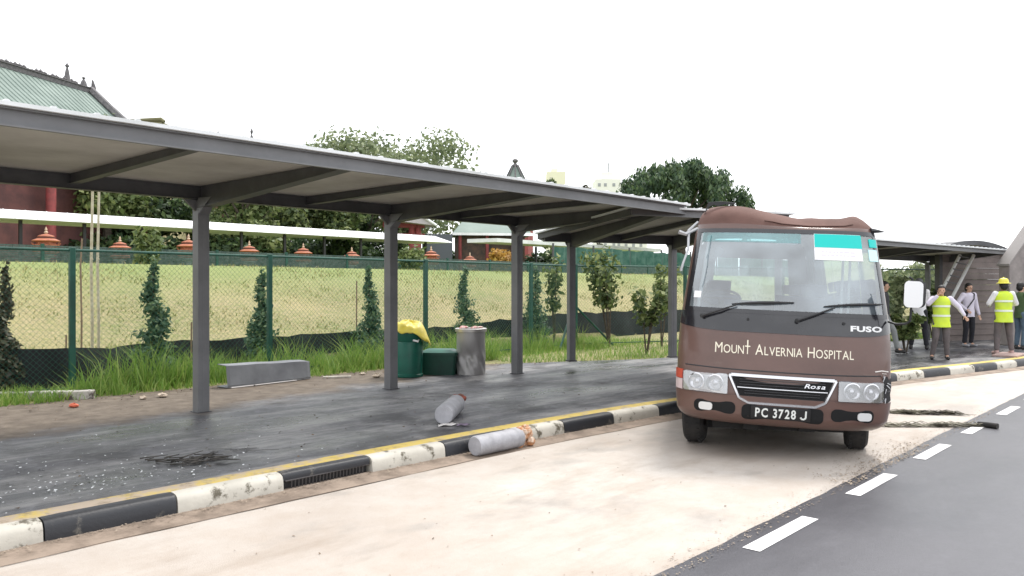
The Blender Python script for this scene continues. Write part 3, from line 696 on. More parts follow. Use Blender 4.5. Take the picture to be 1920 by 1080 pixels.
# low green grey fence along the crest
t = thing('low_fence', 'low green grey mesh fence along the top of the slope', 'fence', W(0, 24, 2.35), PHI)
mt['mesh_gg'] = M('green_grey_panel', (.10, .135, .125), .8, (.045, .075, .065), 9, .4, .6, .2, 20)
for k in range(-5, 22):
    b = MB(); x = k * 2.5
    for j in range(11): b.box(x + .04, x + 2.46, -.01, .01, .03 + j * .045, .03 + j * .045 + .036)
    b.build('panel', mt['mesh_gg'], t)
    b = MB(); b.box(x - .04, x + .04, -.04, .04, -.1, .56); b.build('post', mt['green_f'], t)
# teal hoarding fence further right
t = thing('green_hoarding', 'dark green net hoarding behind the lower canopy posts', 'fence', W(0, 27, 2.35), PHI)
mt['teal'] = M('green_net', (.03, .105, .08), .85, (.08, .17, .135), 3, .4, .65, .3, 14)
for k in range(9):
    b = MB(); x = 33 + k * 3.6; b.grid(lambda u, v: (x + 3.5 * u, .12 * math.sin(u * 22 + k), v * 1.55 - .05 * math.sin(u * 9)), 24, 3); b.build('net', mt['teal'], t)
    b = MB(); b.box(x - .06, x + .02, -.05, .03, -.1, 1.7); b.build('post', mt['steel'], t)

orange = M('orange_glaze', (.44, .15, .07), .6, (.26, .08, .05), 9); ped = M('pedestal_stone', (.42, .46, .44), .7, (.3, .34, .33), 5); dk = M('burner_dark', (.10, .03, .02), .7)
ul = ['first from the left', 'second from the left', 'third from the left', 'fourth from the left', 'fifth from the left', 'sixth from the left', 'between red gate and orange shrub', 'beside the orange shrub']
proto = None
for i, (s_, sc_) in enumerate(((10.75, 1), (13.5, .86), (16.4, 1), (19.3, .9), (22.2, .9), (25.1, .85), (30.6, 1), (33.7, .85))):
    if proto is None:
        u = thing('incense_burner', '', 'incense burner')
        b = MB(); b.lathe([(.30, 0), (.30, .08), (.16, .12), (.15, .42), (.20, .50), (.34, .54), (.34, .60), (.22, .62)], 8); b.build('pedestal', ped, u, ang=30)
        b = MB(); b.lathe([(.34, .62), (.50, .68), (.53, .76), (.44, .80)], 16); b.build('bowl', orange, u)
        b = MB(); b.lathe([(.36, .80), (.36, 1.30)], 16); b.build('chamber', dk, u)
        b = MB(); b.lathe([(.50, .88), (.52, .92), (.52, 1.0), (.40, 1.02), (.38, 1.10), (.56, 1.12), (.58, 1.16), (.42, 1.22), (.30, 1.26), (.28, 1.30), (.34, 1.31), (.32, 1.35), (.14, 1.40), (.08, 1.42)], 16)
        for k in range(8): a = k * math.pi / 4; b.tube([(math.cos(a) * .5, math.sin(a) * .5, .98), (math.cos(a) * .60, math.sin(a) * .60, 1.08)], [.03, .012], 5)
        r_ = b.build('roof', orange, u)
        b = MB(); b.lathe([(.05, 1.42), (.09, 1.48), (.04, 1.54), (.06, 1.58), (.01, 1.70)], 10); b.build('finial', M('finial_pale', (.5, .36, .25), .5), r_)
        proto = u
    else: u = copy_tree(proto)
    p = W(s_, 34, 2.35); u.location = p; u.scale = (sc_ * .86, sc_ * .86, sc_ * 1.0)
    tag(u, 'orange tiered incense burner behind the slope, ' + ul[i], 'incense burner', 'incense burners along the far walkway')
t = thing('shrub', 'orange yellow leaved shrub before the white walkway end', 'shrub', W(33.2, 31, 2.35), 0)
leafcloud('foliage', [((.4 * math.cos(a), .4 * math.sin(a), .9 + .25 * math.sin(a * 2)), (.42, .42, .4)) for a in range(6)], 1300, .13, mt['leaf_o'], 44, t)
b = MB(); b.tube([(0, 0, -.1), (0, 0, .9)], .04, 6); b.build('stem', mt['bark'], t)
t = thing('shrub', 'light green shrub at the crest left of the second post', 'shrub', W(19.6, 22.8, 2.3), 0)
leafcloud('foliage', [((.3 * math.cos(a), .3 * math.sin(a), .45 + .2 * math.sin(a * 2)), (.3, .3, .35)) for a in range(6)], 900, .1, mt['leaf_l'], 45, t)
t2 = thing('shrub', 'spiky light green shrub at the crest beyond the leftmost conifer', 'shrub', W(9.9, 23.0, 2.3), 0)
leafcloud('foliage', [((.2 * math.cos(a), .2 * math.sin(a), .5 + .3 * math.sin(a * 2)), (.22, .22, .4)) for a in range(6)], 700, .1, mt['leaf_l'], 46, t2)

# ------------------------------------------------------------------ temple and far buildings
troof = M('green_roof_tile', (.155, .205, .18), .7, (.21, .265, .235), .5, .4, .65, .15, 12)
tile_d = M('grey_ridge', (.10, .095, .10), .8, (.18, .17, .17), 6)
tred = M('red_paint', (.30, .06, .06), .7, (.19, .045, .045), 3); twall = M('temple_wall', (.15, .06, .055), .8, (.09, .04, .04), 1.2); gold = M('gold_trim', (.45, .26, .06), .5)
ra = AT(6, 132, 44.2); rb = AT(168, 172, 50.0); zr = 13.9
dd = Vector((rb.x - ra.x, rb.y - ra.y, 0)).normalized(); arz = math.atan2(dd.y, dd.x)
tm = thing('temple', 'red walled temple with green tiled roof at far left', 'temple', (rb.x, rb.y, 2.35), arz)
# local: x = along the ridge (0 at the far gable, negative towards us), y>0 = left of it; we see the -y slope
zz = zr - 2.35; b = MB(); RL = 26
def roofpt(x, k, sg): d_ = 6.2 * k; drop = 4.6 * k + .22 * math.sin(math.pi * k); return (x, sg * d_, zz - drop)
for sg in (-1, 1):
    b.grid(lambda u, v: roofpt(-RL * (1 - u), v, sg), 40, 10)
    for i in range(65):
        x = -RL + i * .4; b.tube([roofpt(x, k / 6, sg)[:2] + (roofpt(x, k / 6, sg)[2] + .005,) for k in range(7)], .04, 5)
b.build('roof', troof, tm)
b = MB(); b.box(-RL, -.05, -.16, .16, zz - .1, zz + .18); b.box(-RL, -.05, -.24, .24, zz + .18, zz + .24); rr = random.Random(77)
for i in range(90):
    x = -RL + i * .28; h_ = rr.uniform(.08, .26) * (1 if rr.random() < .85 else 1.5); b.lathe([(.12, 0), (.16, h_ * .4), (.08, h_ * .7), (.03, h_)], 6, (x, 0, zz + .24))
b.tube([(-.0, 0, zz - .2), (.35, 0, zz + .35), (.25, 0, zz + .8)], [.2, .16, .05], 6)
b.build('ridge', tile_d, tm)
for x_, h_ in ((-1.7, 1.15), (-.45, .65)):
    b = MB(); b.lathe([(.22, 0), (.16, .3), (.10, h_ * .6), (.05, h_ * .75), (.13, h_ * .85), (.02, h_)], 8, (x_, 0, zz + .2)); b.build('finial', tile_d, tm)
b = MB()
for sg in (-1, 1): b.tube([roofpt(.05, k / 8, sg)[:2] + (roofpt(.05, k / 8, sg)[2] + .15,) for k in range(9)], [.26] * 9, 6)
b.build('gable_ridge', tile_d, tm)
b = MB(); b.box(-RL, -.8, -5.2, 5.2, 0, zz - 4.2)
b.add([(-.6, -5.6, zz - 4.3), (-.6, 5.6, zz - 4.3), (-.6, 0, zz - .2)], [(0, 1, 2)])
b.build('wall', twall, tm)
b = MB(); b.box(-RL, -.7, -5.35, -5.22, zz - 4.8, zz - 4.35); b.build('gold_band', gold, tm)
for k in range(4):
    b = MB(); x = -2.1 - k * 6.4; b.lathe([(.3, 0), (.24, .3), (.24, zz - 4.4)], 12, (x, -5.9, 0)); b.build('column', tred, tm)
for k in range(7):
    f = MB(); x = -1.9 - k * 3.2; f.box(x - 1.4, x, -5.26, -5.20, zz - 6.6, zz - 5.0); fo = f.build('window', tile_d, tm)
# yellow hall with olive ridge
oy = AT(275, 300, 52)
t = thing('hall', 'pale yellow hall with olive tiled ridge behind the long canopy', 'building', (oy.x, oy.y, 2.35), 0)
zt_ = AT(275, 226, 52).z - 2.35
b = MB(); b.box(-1.25, .95, 0, 4, 0, zt_ - .25); b.build('wall', M('pale_yellow', (.62, .55, .33), .8), t)
b = MB(); b.tube([(-1.9, -.1, zt_ - .25), (-1.0, -.1, zt_ - .08), (1.0, -.1, zt_ + .02), (1.2, -.1, zt_ - .12)], [.12, .16, .17, .12], 8); b.hexa([(-1.7, -.5, zt_ - .45), (1.15, -.5, zt_ - .45), (1.15, 4.4, zt_ - .45), (-1.7, 4.4, zt_ - .45)], [(-1.5, -.15, zt_ - .1), (1.05, -.15, zt_ - .1), (1.05, 4, zt_ - .1), (-1.5, 4, zt_ - .1)])
b.build('roof', M('olive_tile', (.17, .16, .08), .8), t)
# hall whose ridge finials poke above the canopy
p = AT(410, 262, 58); t = thing('temple_hall', 'low temple hall whose roof finials poke above the long canopy', 'building', (p.x, p.y, 2.35), 0)
zt_ = p.z - 2.35
b = MB(); b.box(-3.4, 3.4, 1.2, 5, 0, zt_ - 1.6); b.build('wall', twall, t)
b = MB(); b.hexa([(-4.2, 0, zt_ - 1.7), (4.2, 0, zt_ - 1.7), (4.2, 6, zt_ - 1.7), (-4.2, 6, zt_ - 1.7)], [(-3.2, 2.9, zt_), (3.2, 2.9, zt_), (3.2, 3.1, zt_), (-3.2, 3.1, zt_)]); b.build('roof', troof, t)
for px, h_ in ((337, .6), (382, 1.25), (400, .5), (422, .55), (445, 1.45)):
    b = MB(); b.lathe([(.10, 0), (.16, h_ * .2), (.05, h_ * .4), (.13, h_ * .5), (.04, h_ * .65), (.12, h_ * .8), (.01, h_)], 8, ((px - 410) / F * 61, 3, zt_)); b.build('finial', tile_d, t)
# octagonal pavilion
p = AT(966, 308, 85); zt_ = p.z - 2.35
t = thing('pagoda', 'small octagonal pagoda tip with ball finial above the long canopy', 'pagoda', (p.x, p.y, 2.35), 0)
b = MB(); b.lathe([(2.5, zt_ - 4.0), (1.75, zt_ - 2.8), (1.0, zt_ - 1.6), (.4, zt_ - .5), (.16, zt_ - .15)], 8); b.build('roof', troof, t, ang=20)
b = MB()
for k in range(8): a = k * math.pi / 4; b.tube([(math.cos(a) * 2.5, math.sin(a) * 2.5, zt_ - 3.95), (math.cos(a) * 1.03, math.sin(a) * 1.03, zt_ - 1.57), (math.cos(a) * .3, math.sin(a) * .3, zt_ - .1)], .08, 5)
b.build('hip_ridge', tile_d, t)
b = MB(); b.lathe([(.3, zt_ - .3), (.2, zt_), (.14, zt_ + .1), (.32, zt_ + .3), (.3, zt_ + .45), (.08, zt_ + .6)], 10); b.build('finial', tile_d, t)
b = MB(); b.lathe([(1.9, 0), (1.9, zt_ - 3)], 8); b.build('wall', tred, t)
# red gate, green roofed pavilion
p = AT(772, 400, 56); t = thing('temple_gate', 'red temple gate with pale gabled roof right of the second canopy post', 'gate', (p.x, p.y, 2.35), .2)
for x_ in (-1.6, 0, .45): b = MB(); b.lathe([(.26, 0), (.22, .2), (.22, 3.8)], 12, (x_, 0, 0)); b.build('column', tred, t)
b = MB(); b.box(-2.0, .9, -.15, .15, 3.5, 3.9); b.box(-2.0, .9, -.12, .12, 2.9, 3.1); b.build('beam', tred, t)
b = MB(); b.hexa([(-2.3, -1.2, 4.0), (1.5, -1.2, 3.6), (1.5, 1.2, 3.6), (-2.3, 1.2, 4.0)], [(-.6, -1.2, 4.9), (-.5, -1.2, 4.9), (-.5, 1.2, 4.9), (-.6, 1.2, 4.9)])
b.build('roof', M('pale_roof', (.45, .42, .42), .7), t)
b = MB(); b.box(.9, 2.9, .3, 2, 0, 3.1); b.build('wall', M('grey_blue_wall', (.10, .11, .13), .8), t)
b = MB(); b.tube([(-2.3, -1.3, 4.05), (-.55, -1.3, 5.0), (1.6, -1.3, 3.6)], .09, 6); b.build('gable_trim', mt['white'], t)
p = AT(915, 400, 60); t = thing('pavilion', 'low pavilion with grey green roof right of the red gate', 'building', (p.x, p.y, 2.35), .15)
b = MB(); b.hexa([(-2.8, -1.6, 3.2), (3.2, -1.6, 3.2), (3.2, 3, 3.2), (-2.8, 3, 3.2)], [(-1.8, .4, 4.4), (2.2, .4, 4.4), (2.2, .8, 4.4), (-1.8, .8, 4.4)]); b.build('roof', troof, t)
b = MB(); b.box(-2.8, 3.2, -1.64, -1.55, 3.12, 3.3); b.build('eave', mt['white'], t)
b = MB(); b.box(-2.3, 2.7, -.6, 2.6, 0, 3.15); b.build('wall', M('brown_wall', (.13, .08, .06), .8, (.06, .05, .045), 3), t)
for x_ in (-2.2, -.2, 1.7): b = MB(); b.lathe([(.13, 0), (.12, 3.15)], 8, (x_, -1.2, 0)); b.build('column', tred, t)
# apartment block
p = AT(1150, 400, 320); t = thing('apartment_block', 'distant white apartment block left of the dome shaped tree', 'building', (p.x, p.y, 0), 0)
hb = AT(1150, 331, 320).z; hw = M('block_white', (.75, .74, .70), .8); wn = M('window_dark', (.30, .31, .33), .5)
b = MB(); b.box(-7, 3, 0, 14, 0, hb - 1); b.box(3, 14, 3, 14, 0, hb - 3); b.box(-4, 0, 3, 8, hb - 1, hb + 2.2); b.build('wall', hw, t)
b = MB(); b.tube([(-1.5, 4, hb + 2), (-1.5, 4, hb + 6)], .25, 6); b.build('mast', wn, t)
for fl in range(16):
    for i, x_ in enumerate((-5.6, -3.2, .2, 2.2, 5.5, 8.5, 11.5)):
        if rr.random() < .12: continue
        b = MB(); yy = 0 if x_ < 3 else 3; z_ = hb - 4 - fl * 3.0; b.box(x_ - .55, x_ + .55, yy - .12, yy + .05, z_, z_ + 1.3)
        b.build('window', wn, t)
p = AT(1040, 400, 260); t = thing('apartment_block', 'pale yellow distant block behind the small tree', 'building', (p.x, p.y, 0), 0)
hb = AT(1040, 322, 260).z; b = MB(); b.box(-2.5, 3.5, 0, 9, 0, hb); b.box(-1, 1, 2, 5, hb, hb + 1.2); b.build('wall', M('block_cream', (.74, .71, .56), .8), t)
for fl in range(8):
    b = MB(); b.box(-1.6, -.6, -.08, .05, hb - 3 - fl * 3, hb - 1.8 - fl * 3); b.build('window', M('window_cream', (.5, .48, .4), .6), t)

# ------------------------------------------------------------------ hoarding and stairs at the right
hbr = M('brown_grey_cladding', (.24, .20, .185), .7, (.17, .14, .13), 1.5)
p0 = G(1786, 642, .15); 
t = thing('ribbed_hoarding', 'brown grey ribbed clad wall with curved top behind the people', 'wall', (p0.x, p0.y + .6, .15), .28)
HW = 2.35; b = MB(); nz = 26
def htop(u): return 2.95 - .35 * (2 * u - .9) ** 2
for j in range(17):
    z0_ = j * .165; 
    b.box(0, HW, -.03 if j % 2 else .0, .10, z0_, z0_ + .160)
b.build('cladding', hbr, t)
b = MB(); b.grid(lambda u, v: (-.4 + (HW + .7) * u, -.25 + 2.2 * v, htop(u)), 16, 1); b.grid(lambda u, v: (-.4 + (HW + .7) * u, -.25, htop(u) - .14 + .14 * v), 16, 1); b.build('curved_roof', mt['steel'], t)
for xx in (-.12, HW): b = MB(); b.box(xx, xx + .11, -.06, .12, 0, 2.72); b.build('frame_post', mt['steel'], t)
t = thing('stair_rail', 'pair of pale sloping stair rails behind the people', 'railing', (0, 0, 0))
for dx in (0, 26):
    a = AT(1757 + dx, 562, 22.6); c = AT(1800 + dx, 478, 22.9); b = MB(); b.tube([a, c], .045, 8); b.build('rail', mt['white'], t)
for k in range(7):
    a = AT(1763 + 6 * k, 552 - 12 * k, 22.6 + .04 * k); c = AT(1781 + 6 * k, 556 - 12 * k, 22.65 + .04 * k); b = MB(); b.tube([a, c], .02, 6); b.build('tread', mt['steel_l'], t)
a = AT(1757, 562, 22.6); b = MB(); b.tube([(a.x, a.y, .15), (a.x, a.y, a.z)], .035, 8); b.build('support', mt['steel_l'], t)
cg = M('grey_concrete_wall', (.33, .295, .28), .8, (.18, .16, .155), 1.2)
a = G(1884, 652, .15); Y0 = a.y + .7; X0 = (1893 - 960) / F * Y0; t = thing('slanted_wall', 'tall grey slanted concrete wall at the right edge', 'wall', (X0, Y0, .15), .25)
b = MB(); b.hexa([(0, 0, 0), (1.5, 0, 0), (1.5, .35, 0), (0, .35, 0)], [(.0, 0, 2.18), (1.5, 0, 3.95), (1.5, .35, 3.95), (.0, .35, 2.18)]); b.build('wall', cg, t, bevel=.02)
b = MB(); b.hexa([(-.04, -.03, 2.15), (1.5, -.03, 3.953), (1.5, .38, 3.953), (-.04, .38, 2.15)], [(-.04, -.03, 2.21), (1.5, -.03, 4.02), (1.5, .38, 4.02), (-.04, .38, 2.21)]); b.build('coping', M('pale_coping', (.27, .25, .24), .7), t)


# ------------------------------------------------------------------ the bus (local x = right in the photo, y = towards its rear)
brown = M('brown_bus_paint', (.125, .078, .068), .30, (.095, .058, .05), 1.3, .4, .7, .03, 20, coat=.6)
def brownmat():
    m, nt, b = nodes('brown_bus_paint_dirty'); n = noise(nt, 1.4, 9, .7); n2 = noise(nt, 5, 8, .75, stretch=(.6, 1, 2))
    col = mix(nt, ramp(nt, n.outputs[0], .4, .7), (.125, .066, .053), (.092, .052, .043))
    col = mix(nt, ramp(nt, n2.outputs[0], .58, .78, (0, 0, 0), (.35, .35, .35)), col, (.20, .15, .12))
    nt.links.new(col, b.inputs['Base Color']); nt.links.new(ramp(nt, n.outputs[0], .35, .7, (.28,) * 3, (.5,) * 3), b.inputs['Roughness'])
    b.inputs['Coat Weight'].default_value = .35; b.inputs['Coat Roughness'].default_value = .12; bump(nt, b, n.outputs[0], .12, .02); return m
brown = brownmat()
chrome = M('chrome', (.62, .62, .64), .22, metal=1); silver = M('silver_plastic', (.45, .45, .46), .3, (.33, .33, .34), 6, metal=.5)
gblack = M('gloss_black', (.013, .013, .017), .16, (.03, .03, .034), 2, coat=.5); intr = M('interior_grey', (.20, .20, .21), .8); seatm = M('seat_cloth', (.15, .15, .22), .9, (.09, .09, .13), 4)
lens = M('lamp_lens', (.70, .70, .70), .12, coat=.8); letter = M('cream_lettering', (.82, .76, .62), .5); wht = M('white_lettering', (.8, .8, .8), .5)
tealm = M('teal_card', (.0, .56, .50), .5); cardw = M('white_card', (.86, .84, .86), .5); cyanw = M('pale_cyan_sticker', (.62, .88, .90), .5)
ROLL = R(2.4)
def bx_roll(v):
    x, y, z = v; zc = z - .35; return (x * math.cos(ROLL) + zc * math.sin(ROLL), y, .35 + zc * math.cos(ROLL) - x * math.sin(ROLL))
ST = [(.34, .13, .93), (.38, .06, .985), (.44, .015, 1.02), (.55, 0, 1.035), (.66, .0, 1.045), (.85, .025, 1.05), (1.05, .05, 1.05), (1.25, .085, 1.045), (1.40, .12, 1.035), (1.48, .14, 1.025), (1.7, .205, 1.00),
      (1.9, .27, .975), (2.1, .34, .95), (2.3, .41, .925), (2.38, .45, .91), (2.47, .50, .885), (2.53, .57, .85), (2.575, .68, .79)]
SZ = [a[0] for a in ST]
def fz(z): return float(np.interp(z, SZ, [a[1] for a in ST]))
def wz(z): return float(np.interp(z, SZ, [a[2] for a in ST]))
DD = .36; PP = 3.0
def dent(x, y, z):
    k = max(0, min(1, (z - 2.36) / .14)) * max(0, min(1, (3.2 - y) / 2.0))
    if k == 0: return 0
    s1 = max(0, min(1, (x + .45) / .60)); s2 = max(0, min(1, (.72 - x) / .22)); d = -.092 * s1 * s1 * (3 - 2 * s1) * (s2 * s2 * (3 - 2 * s2) * .62 + .38) - .03 * math.exp(-((x - .90) / .15) ** 2) + .035 * math.exp(-((x + .60) / .28) ** 2)
    d += .007 * math.sin(x * 13 + y * 3) * math.exp(-((x - .3) / .5) ** 2) + .005 * math.sin(x * 25 + 1) * math.exp(-((x - .45) / .25) ** 2)
    return d * k
def Fm(u, z, o=0):
    u = max(-1, min(1, u)); W_ = wz(z)
    y = fz(z) + .05 * u * u + DD * (1 - (1 - abs(u) ** PP) ** (1 / PP)); x = u * W_
    # outward shift along the local outline normal
    if o:
        e = 1e-3; ua, ub = max(-1, u - e), min(1, u + e)
        g = lambda q: fz(z) + .05 * q * q + DD * (1 - (1 - abs(q) ** PP) ** (1 / PP))
        tx, ty = (ub - ua) * W_, g(ub) - g(ua); l = math.hypot(tx, ty); x += ty / l * o * 1; y -= tx / l * o
    return bx_roll((x, y, z + dent(x, y, z)))
def fm(x, z, o=0): return Fm(x / wz(z), z, o)
def umap(t): q = 2 * t - 1; return math.sin(q * math.pi / 2) if abs(q) > 0 else 0
def patch(b, u0, u1, z0, z1, o, nu=24, nz=6, side=True):
    def zz_(v, w): return (z0(u) if callable(z0) else z0) if v == 0 else None
    def fn(u, v):
        uu = u0 + (u1 - u0) * u; a = z0(uu) if callable(z0) else z0; c = z1(uu) if callable(z1) else z1
        return Fm(uu, a + (c - a) * v, o)
    b.grid(fn, nu, nz)
    if side:
        for vv in (0, 1):
            b.grid(lambda u, v: (lambda uu: Fm(uu, ((z0(uu) if callable(z0) else z0), (z1(uu) if callable(z1) else z1))[vv], o * v if o > 0 else o))(u0 + (u1 - u0) * u), nu, 1)
        for uu in (u0, u1):
            b.grid(lambda u, v: Fm(uu, (z0(uu) if callable(z0) else z0) + ((z1(uu) if callable(z1) else z1) - (z0(uu) if callable(z0) else z0)) * u, o * v), nz, 1)
def rr_poly(x0, x1, z0, z1, r, n=5):
    P = []
    for cx, cz, a0 in ((x1 - r, z1 - r, 0), (x0 + r, z1 - r, 90), (x0 + r, z0 + r, 180), (x1 - r, z0 + r, 270)):
        for k in range(n + 1): a = R(a0 + 90 * k / n); P.append((cx + r * math.cos(a), cz + r * math.sin(a)))
    return P
def polypatch(b, P, o0, o1):
    """flat outline in (x, z) laid on the curved front with thickness"""
    cx = sum(p[0] for p in P) / len(P); cz = sum(p[1] for p in P) / len(P); n = len(P); vs = [fm(cx, cz, o1)]
    for k in (.35, .7, 1): vs += [fm(cx + (x - cx) * k, cz + (z - cz) * k, o1) for x, z in P]
    vs += [fm(x, z, o0) for x, z in P]
    fs = [(0, 1 + i, 1 + (i + 1) % n) for i in range(n)]
    for r_ in range(3): fs += [(1 + r_ * n + i, 1 + (r_ + 1) * n + i, 1 + (r_ + 1) * n + (i + 1) % n, 1 + r_ * n + (i + 1) % n) for i in range(n)]
    b.add(vs, fs)
def textmesh(txt, size, ext=.003, shear=0, sx=1, offset=0):
    cu = bpy.data.curves.new('t', 'FONT'); cu.body = txt; cu.size = size; cu.extrude = ext; cu.shear = shear; cu.offset = offset; cu.resolution_u = 3
    o = bpy.data.objects.new('t', cu); C.objects.link(o); bpy.context.view_layer.update()
    me = bpy.data.meshes.new_from_object(o.evaluated_get(bpy.context.evaluated_depsgraph_get()))
    v = [(a.co.x * sx, a.co.y, a.co.z) for a in me.vertices]; f = [tuple(p.vertices) for p in me.polygons]
    bpy.data.objects.remove(o); bpy.data.curves.remove(cu); bpy.data.meshes.remove(me); return v, f
CH = []
def lay_text(letters, width, xc, z0, o, mat, parent, name, gap=.12, shear=0, sx=1, offset=0):
    """letters: (char, cap size); laid along the front, total width fixed"""
    parts = []; x = 0; CH.clear()
    for ch, sz in letters:
        if ch == ' ': x += sz * .38; continue
        v, f = textmesh(ch, sz, .002, shear, sx, offset); mn = min(a[0] for a in v); mxx = max(a[0] for a in v)
        CH.append((ch, x + (mxx - mn) / 2)); parts.append(([(a[0] - mn + x, a[1], a[2]) for a in v], f)); x += mxx - mn + sz * gap
    k = width / x; b = MB(); CH[:] = [(c, xc - width / 2 + q * k) for c, q in CH]
    for v, f in parts: b.add([fm(xc - width / 2 + a[0] * k, z0 + a[1], o + a[2]) for a in v], f)
    return b.build(name, mat, parent, smooth=False)

wl = G(1300, 830); wr = G(1606, 838); HD = R(-13.5)
mid = (wl + wr) / 2; bdir = Vector((math.sin(-HD), math.cos(-HD), 0)); org = mid - bdir * .95
bus = thing('minibus', 'dark brown hospital minibus with crumpled roof stopped in the bay', 'bus', (org.x, org.y, 0), HD)
BLN = 6.7
NU, NV = 56, 64
def us(t): return -1 + 2 * t if False else math.sin((2 * t - 1) * math.pi / 2)
zs_ = [.62 + (2.53 - .62) * i / NV for i in range(NV + 1)]
b = MB()
b.grid(lambda u, v: Fm(us(u), .62 + 1.955 * v), NU, NV, skip=lambda u, v: abs(us(u)) < .93 and 1.50 < .62 + 1.955 * v < 2.31 or .62 + 1.955 * v > 2.38)
wins = [(.95, 1.75), (1.85, 2.75), (2.83, 3.75), (3.83, 4.75), (4.83, 5.75)]
ny, nzs = 70, 40
for sg in (-1, 1):
    def sf(u, v, sg=sg):
        z = .42 + 2.155 * v; y0 = fz(z) + DD + .05; y = y0 + (BLN - y0) * u; x = sg * wz(z); return bx_roll((x, y, z + dent(x, y, z)))
    def sk(u, v):
        z = .42 + 2.155 * v; y = .6 + 6.1 * u
        if z < .80 and ((y - 1.15) ** 2 + (z - .38) ** 2 < .26 or (y - 4.95) ** 2 + (z - .38) ** 2 < .26): return True
        return 1.48 < z < 2.22 and any(a < y < c for a, c in wins)
    b.grid(sf, ny, nzs, skip=sk)
def rf(u, v):
    uu = us(u); a = Vector((uu * .79, fz(2.575) + .05 * uu * uu + DD * (1 - (1 - abs(uu) ** PP) ** (1 / PP)), 0)); x = a.x; y = a.y + (BLN - a.y) * v ** 1.3; z = 2.575 + .035 * (1 - uu * uu) * min(1, v * 9)
    return bx_roll((x, y, z + dent(x, y, 2.575)))
b.grid(lambda u, v: bx_roll(((2 * u - 1) * wz(.42 + 2.155 * v), BLN, .42 + 2.155 * v)), 12, 20, skip=lambda u, v: 1.5 < .42 + 2.155 * v < 2.2 and abs(2 * u - 1) < .75)
b.build('body', brown, bus, ang=40)
roofp = M('weathered_roof_paint', (.15, .085, .072), .8, (.11, .062, .052), 2.5, .4, .65, .1, 12)
roofp.node_tree.nodes['Principled BSDF'].inputs['Specular IOR Level'].default_value = .2
b = MB(); b.grid(lambda u, v: Fm(us(u), .62 + 1.955 * v), NU, NV, skip=lambda u, v: .62 + 1.955 * v <= 2.38); b.grid(rf, NU, 40); b.build('roof', roofp, bus, ang=40)
b = MB(); patch(b, -.94, .94, 1.485, 2.325, .004, 40, 16, False); b.build('windscreen', glassmat('windscreen_glass', (.82, .93, .96), .27, .12, (.52, .62, .68)), bus)  # pale diffuse haze in the glass stands in for a brighter interior
b = MB()
patch(b, -.967, -.925, 1.47, 2.335, .007, 3, 16); patch(b, .925, .967, 1.47, 2.335, .007, 3, 16)
patch(b, -.96, .96, 2.30, 2.345, .008, 40, 2); patch(b, -.96, .96, 1.462, 1.505, .009, 40, 2)
b.build('windscreen_seal', gblack, bus)
b = MB(); patch(b, -.99, .99, lambda u: 1.275 + .05 * abs(u) ** 6, 1.462, .006, 44, 5); b.build('black_band', gblack, bus)
b = MB(); patch(b, -.90, .15, 2.20, 2.30, .0065, 30, 2, False); b.build('sun_strip', glassmat('teal_strip', (.45, .75, .76), .25, .05, (.35, .58, .6)), bus)
# bumper
b = MB(); b.grid(lambda u, v: Fm(us(u), .34 + .30 * v, .014), NU, 12); b.grid(lambda u, v: Fm(us(u), .64, .014 * (1 - v)), NU, 1)
for sg in (-1, 1):
    b.grid(lambda u, v, sg=sg: bx_roll((sg * (wz(.34 + .3 * v) + .014), fz(.34 + .3 * v) + DD + .05 + .32 * u, .34 + .3 * v)), 4, 12)
b.grid(lambda u, v: Fm(us(u), .34, .014 - .25 * v), NU, 2)
bp = b.build('bumper', brown, bus, ang=40)
for sg in (-1, 1):
    b = MB(); polypatch(b, rr_poly(min(-.85 * sg * -1, -.45 * sg * -1), max(-.85 * sg * -1, -.45 * sg * -1), .445, .57, .05), .012, .018); b.build('air_intake', M('intake_shade_black', (.006, .006, .007), .9), bp)  # matt black patch on the bumper paints the shade of a recess
    fx_ = -.735 if sg < 0 else .76
    fl = MB(); 
    polypatch(fl, rr_poly(fx_ - .065, fx_ + .065, .465, .545, .03), .015, .03); fo = fl.build('fog_lamp', lens, bp)
b = MB(); polypatch(b, rr_poly(-.39, .38, .405, .56, .05), .012, .018); b.build('air_intake', M('intake_shade_black', (.006, .006, .007), .9), bp)  # shade of the central opening, painted on as a black patch
b = MB(); polypatch(b, rr_poly(-.30, .26, .425, .555, .01), .018, .03); pl = b.build('number_plate', M('plate_black', (.01, .01, .012), .4), bus)
lay_text([(c, .125) for c in 'PC 3728'], .395, -.062, .447, .032, M('plate_letters', (.72, .74, .72), .5), pl, 'plate_number', gap=.14, offset=.003)
# grille
def bar(b, pts, wd, o0, o1):
    n = len(pts); 
    for (x0, z0), (x1, z1) in zip(pts, pts[1:]):
        m_ = max(2, int(math.hypot(x1 - x0, z1 - z0) / .05)); d = Vector((x1 - x0, z1 - z0)).normalized(); q = Vector((-d.y, d.x)) * wd / 2
        def f(u, v, x0=x0, z0=z0, x1=x1, z1=z1, q=q):
            k = (v - .5) * 2; x = x0 + (x1 - x0) * u + q.x * k; z = z0 + (z1 - z0) * u + q.y * k
            return fm(x, z, o1 if abs(k) < .8 else o0)
        b.grid(f, m_, 4)
b = MB(); bar(b, [(.215, .534), (.215, .465), (.205, .453), (.188, .448), (.172, .456), (.168, .470)], .017, .031, .037); b.build('plate_letter', bpy.data.materials['plate_letters'], pl); b = MB()
gp = [(-.52, .84), (.49, .84), (.39, .62), (.30, .575), (-.33, .575), (-.42, .62)]
polypatch(b, [(-.50, .83), (.47, .83), (.37, .625), (.29, .585), (-.32, .585), (-.40, .625)], .0, .008); gr = b.build('grille', M('grille_black', (.006, .006, .007), .9), bus)
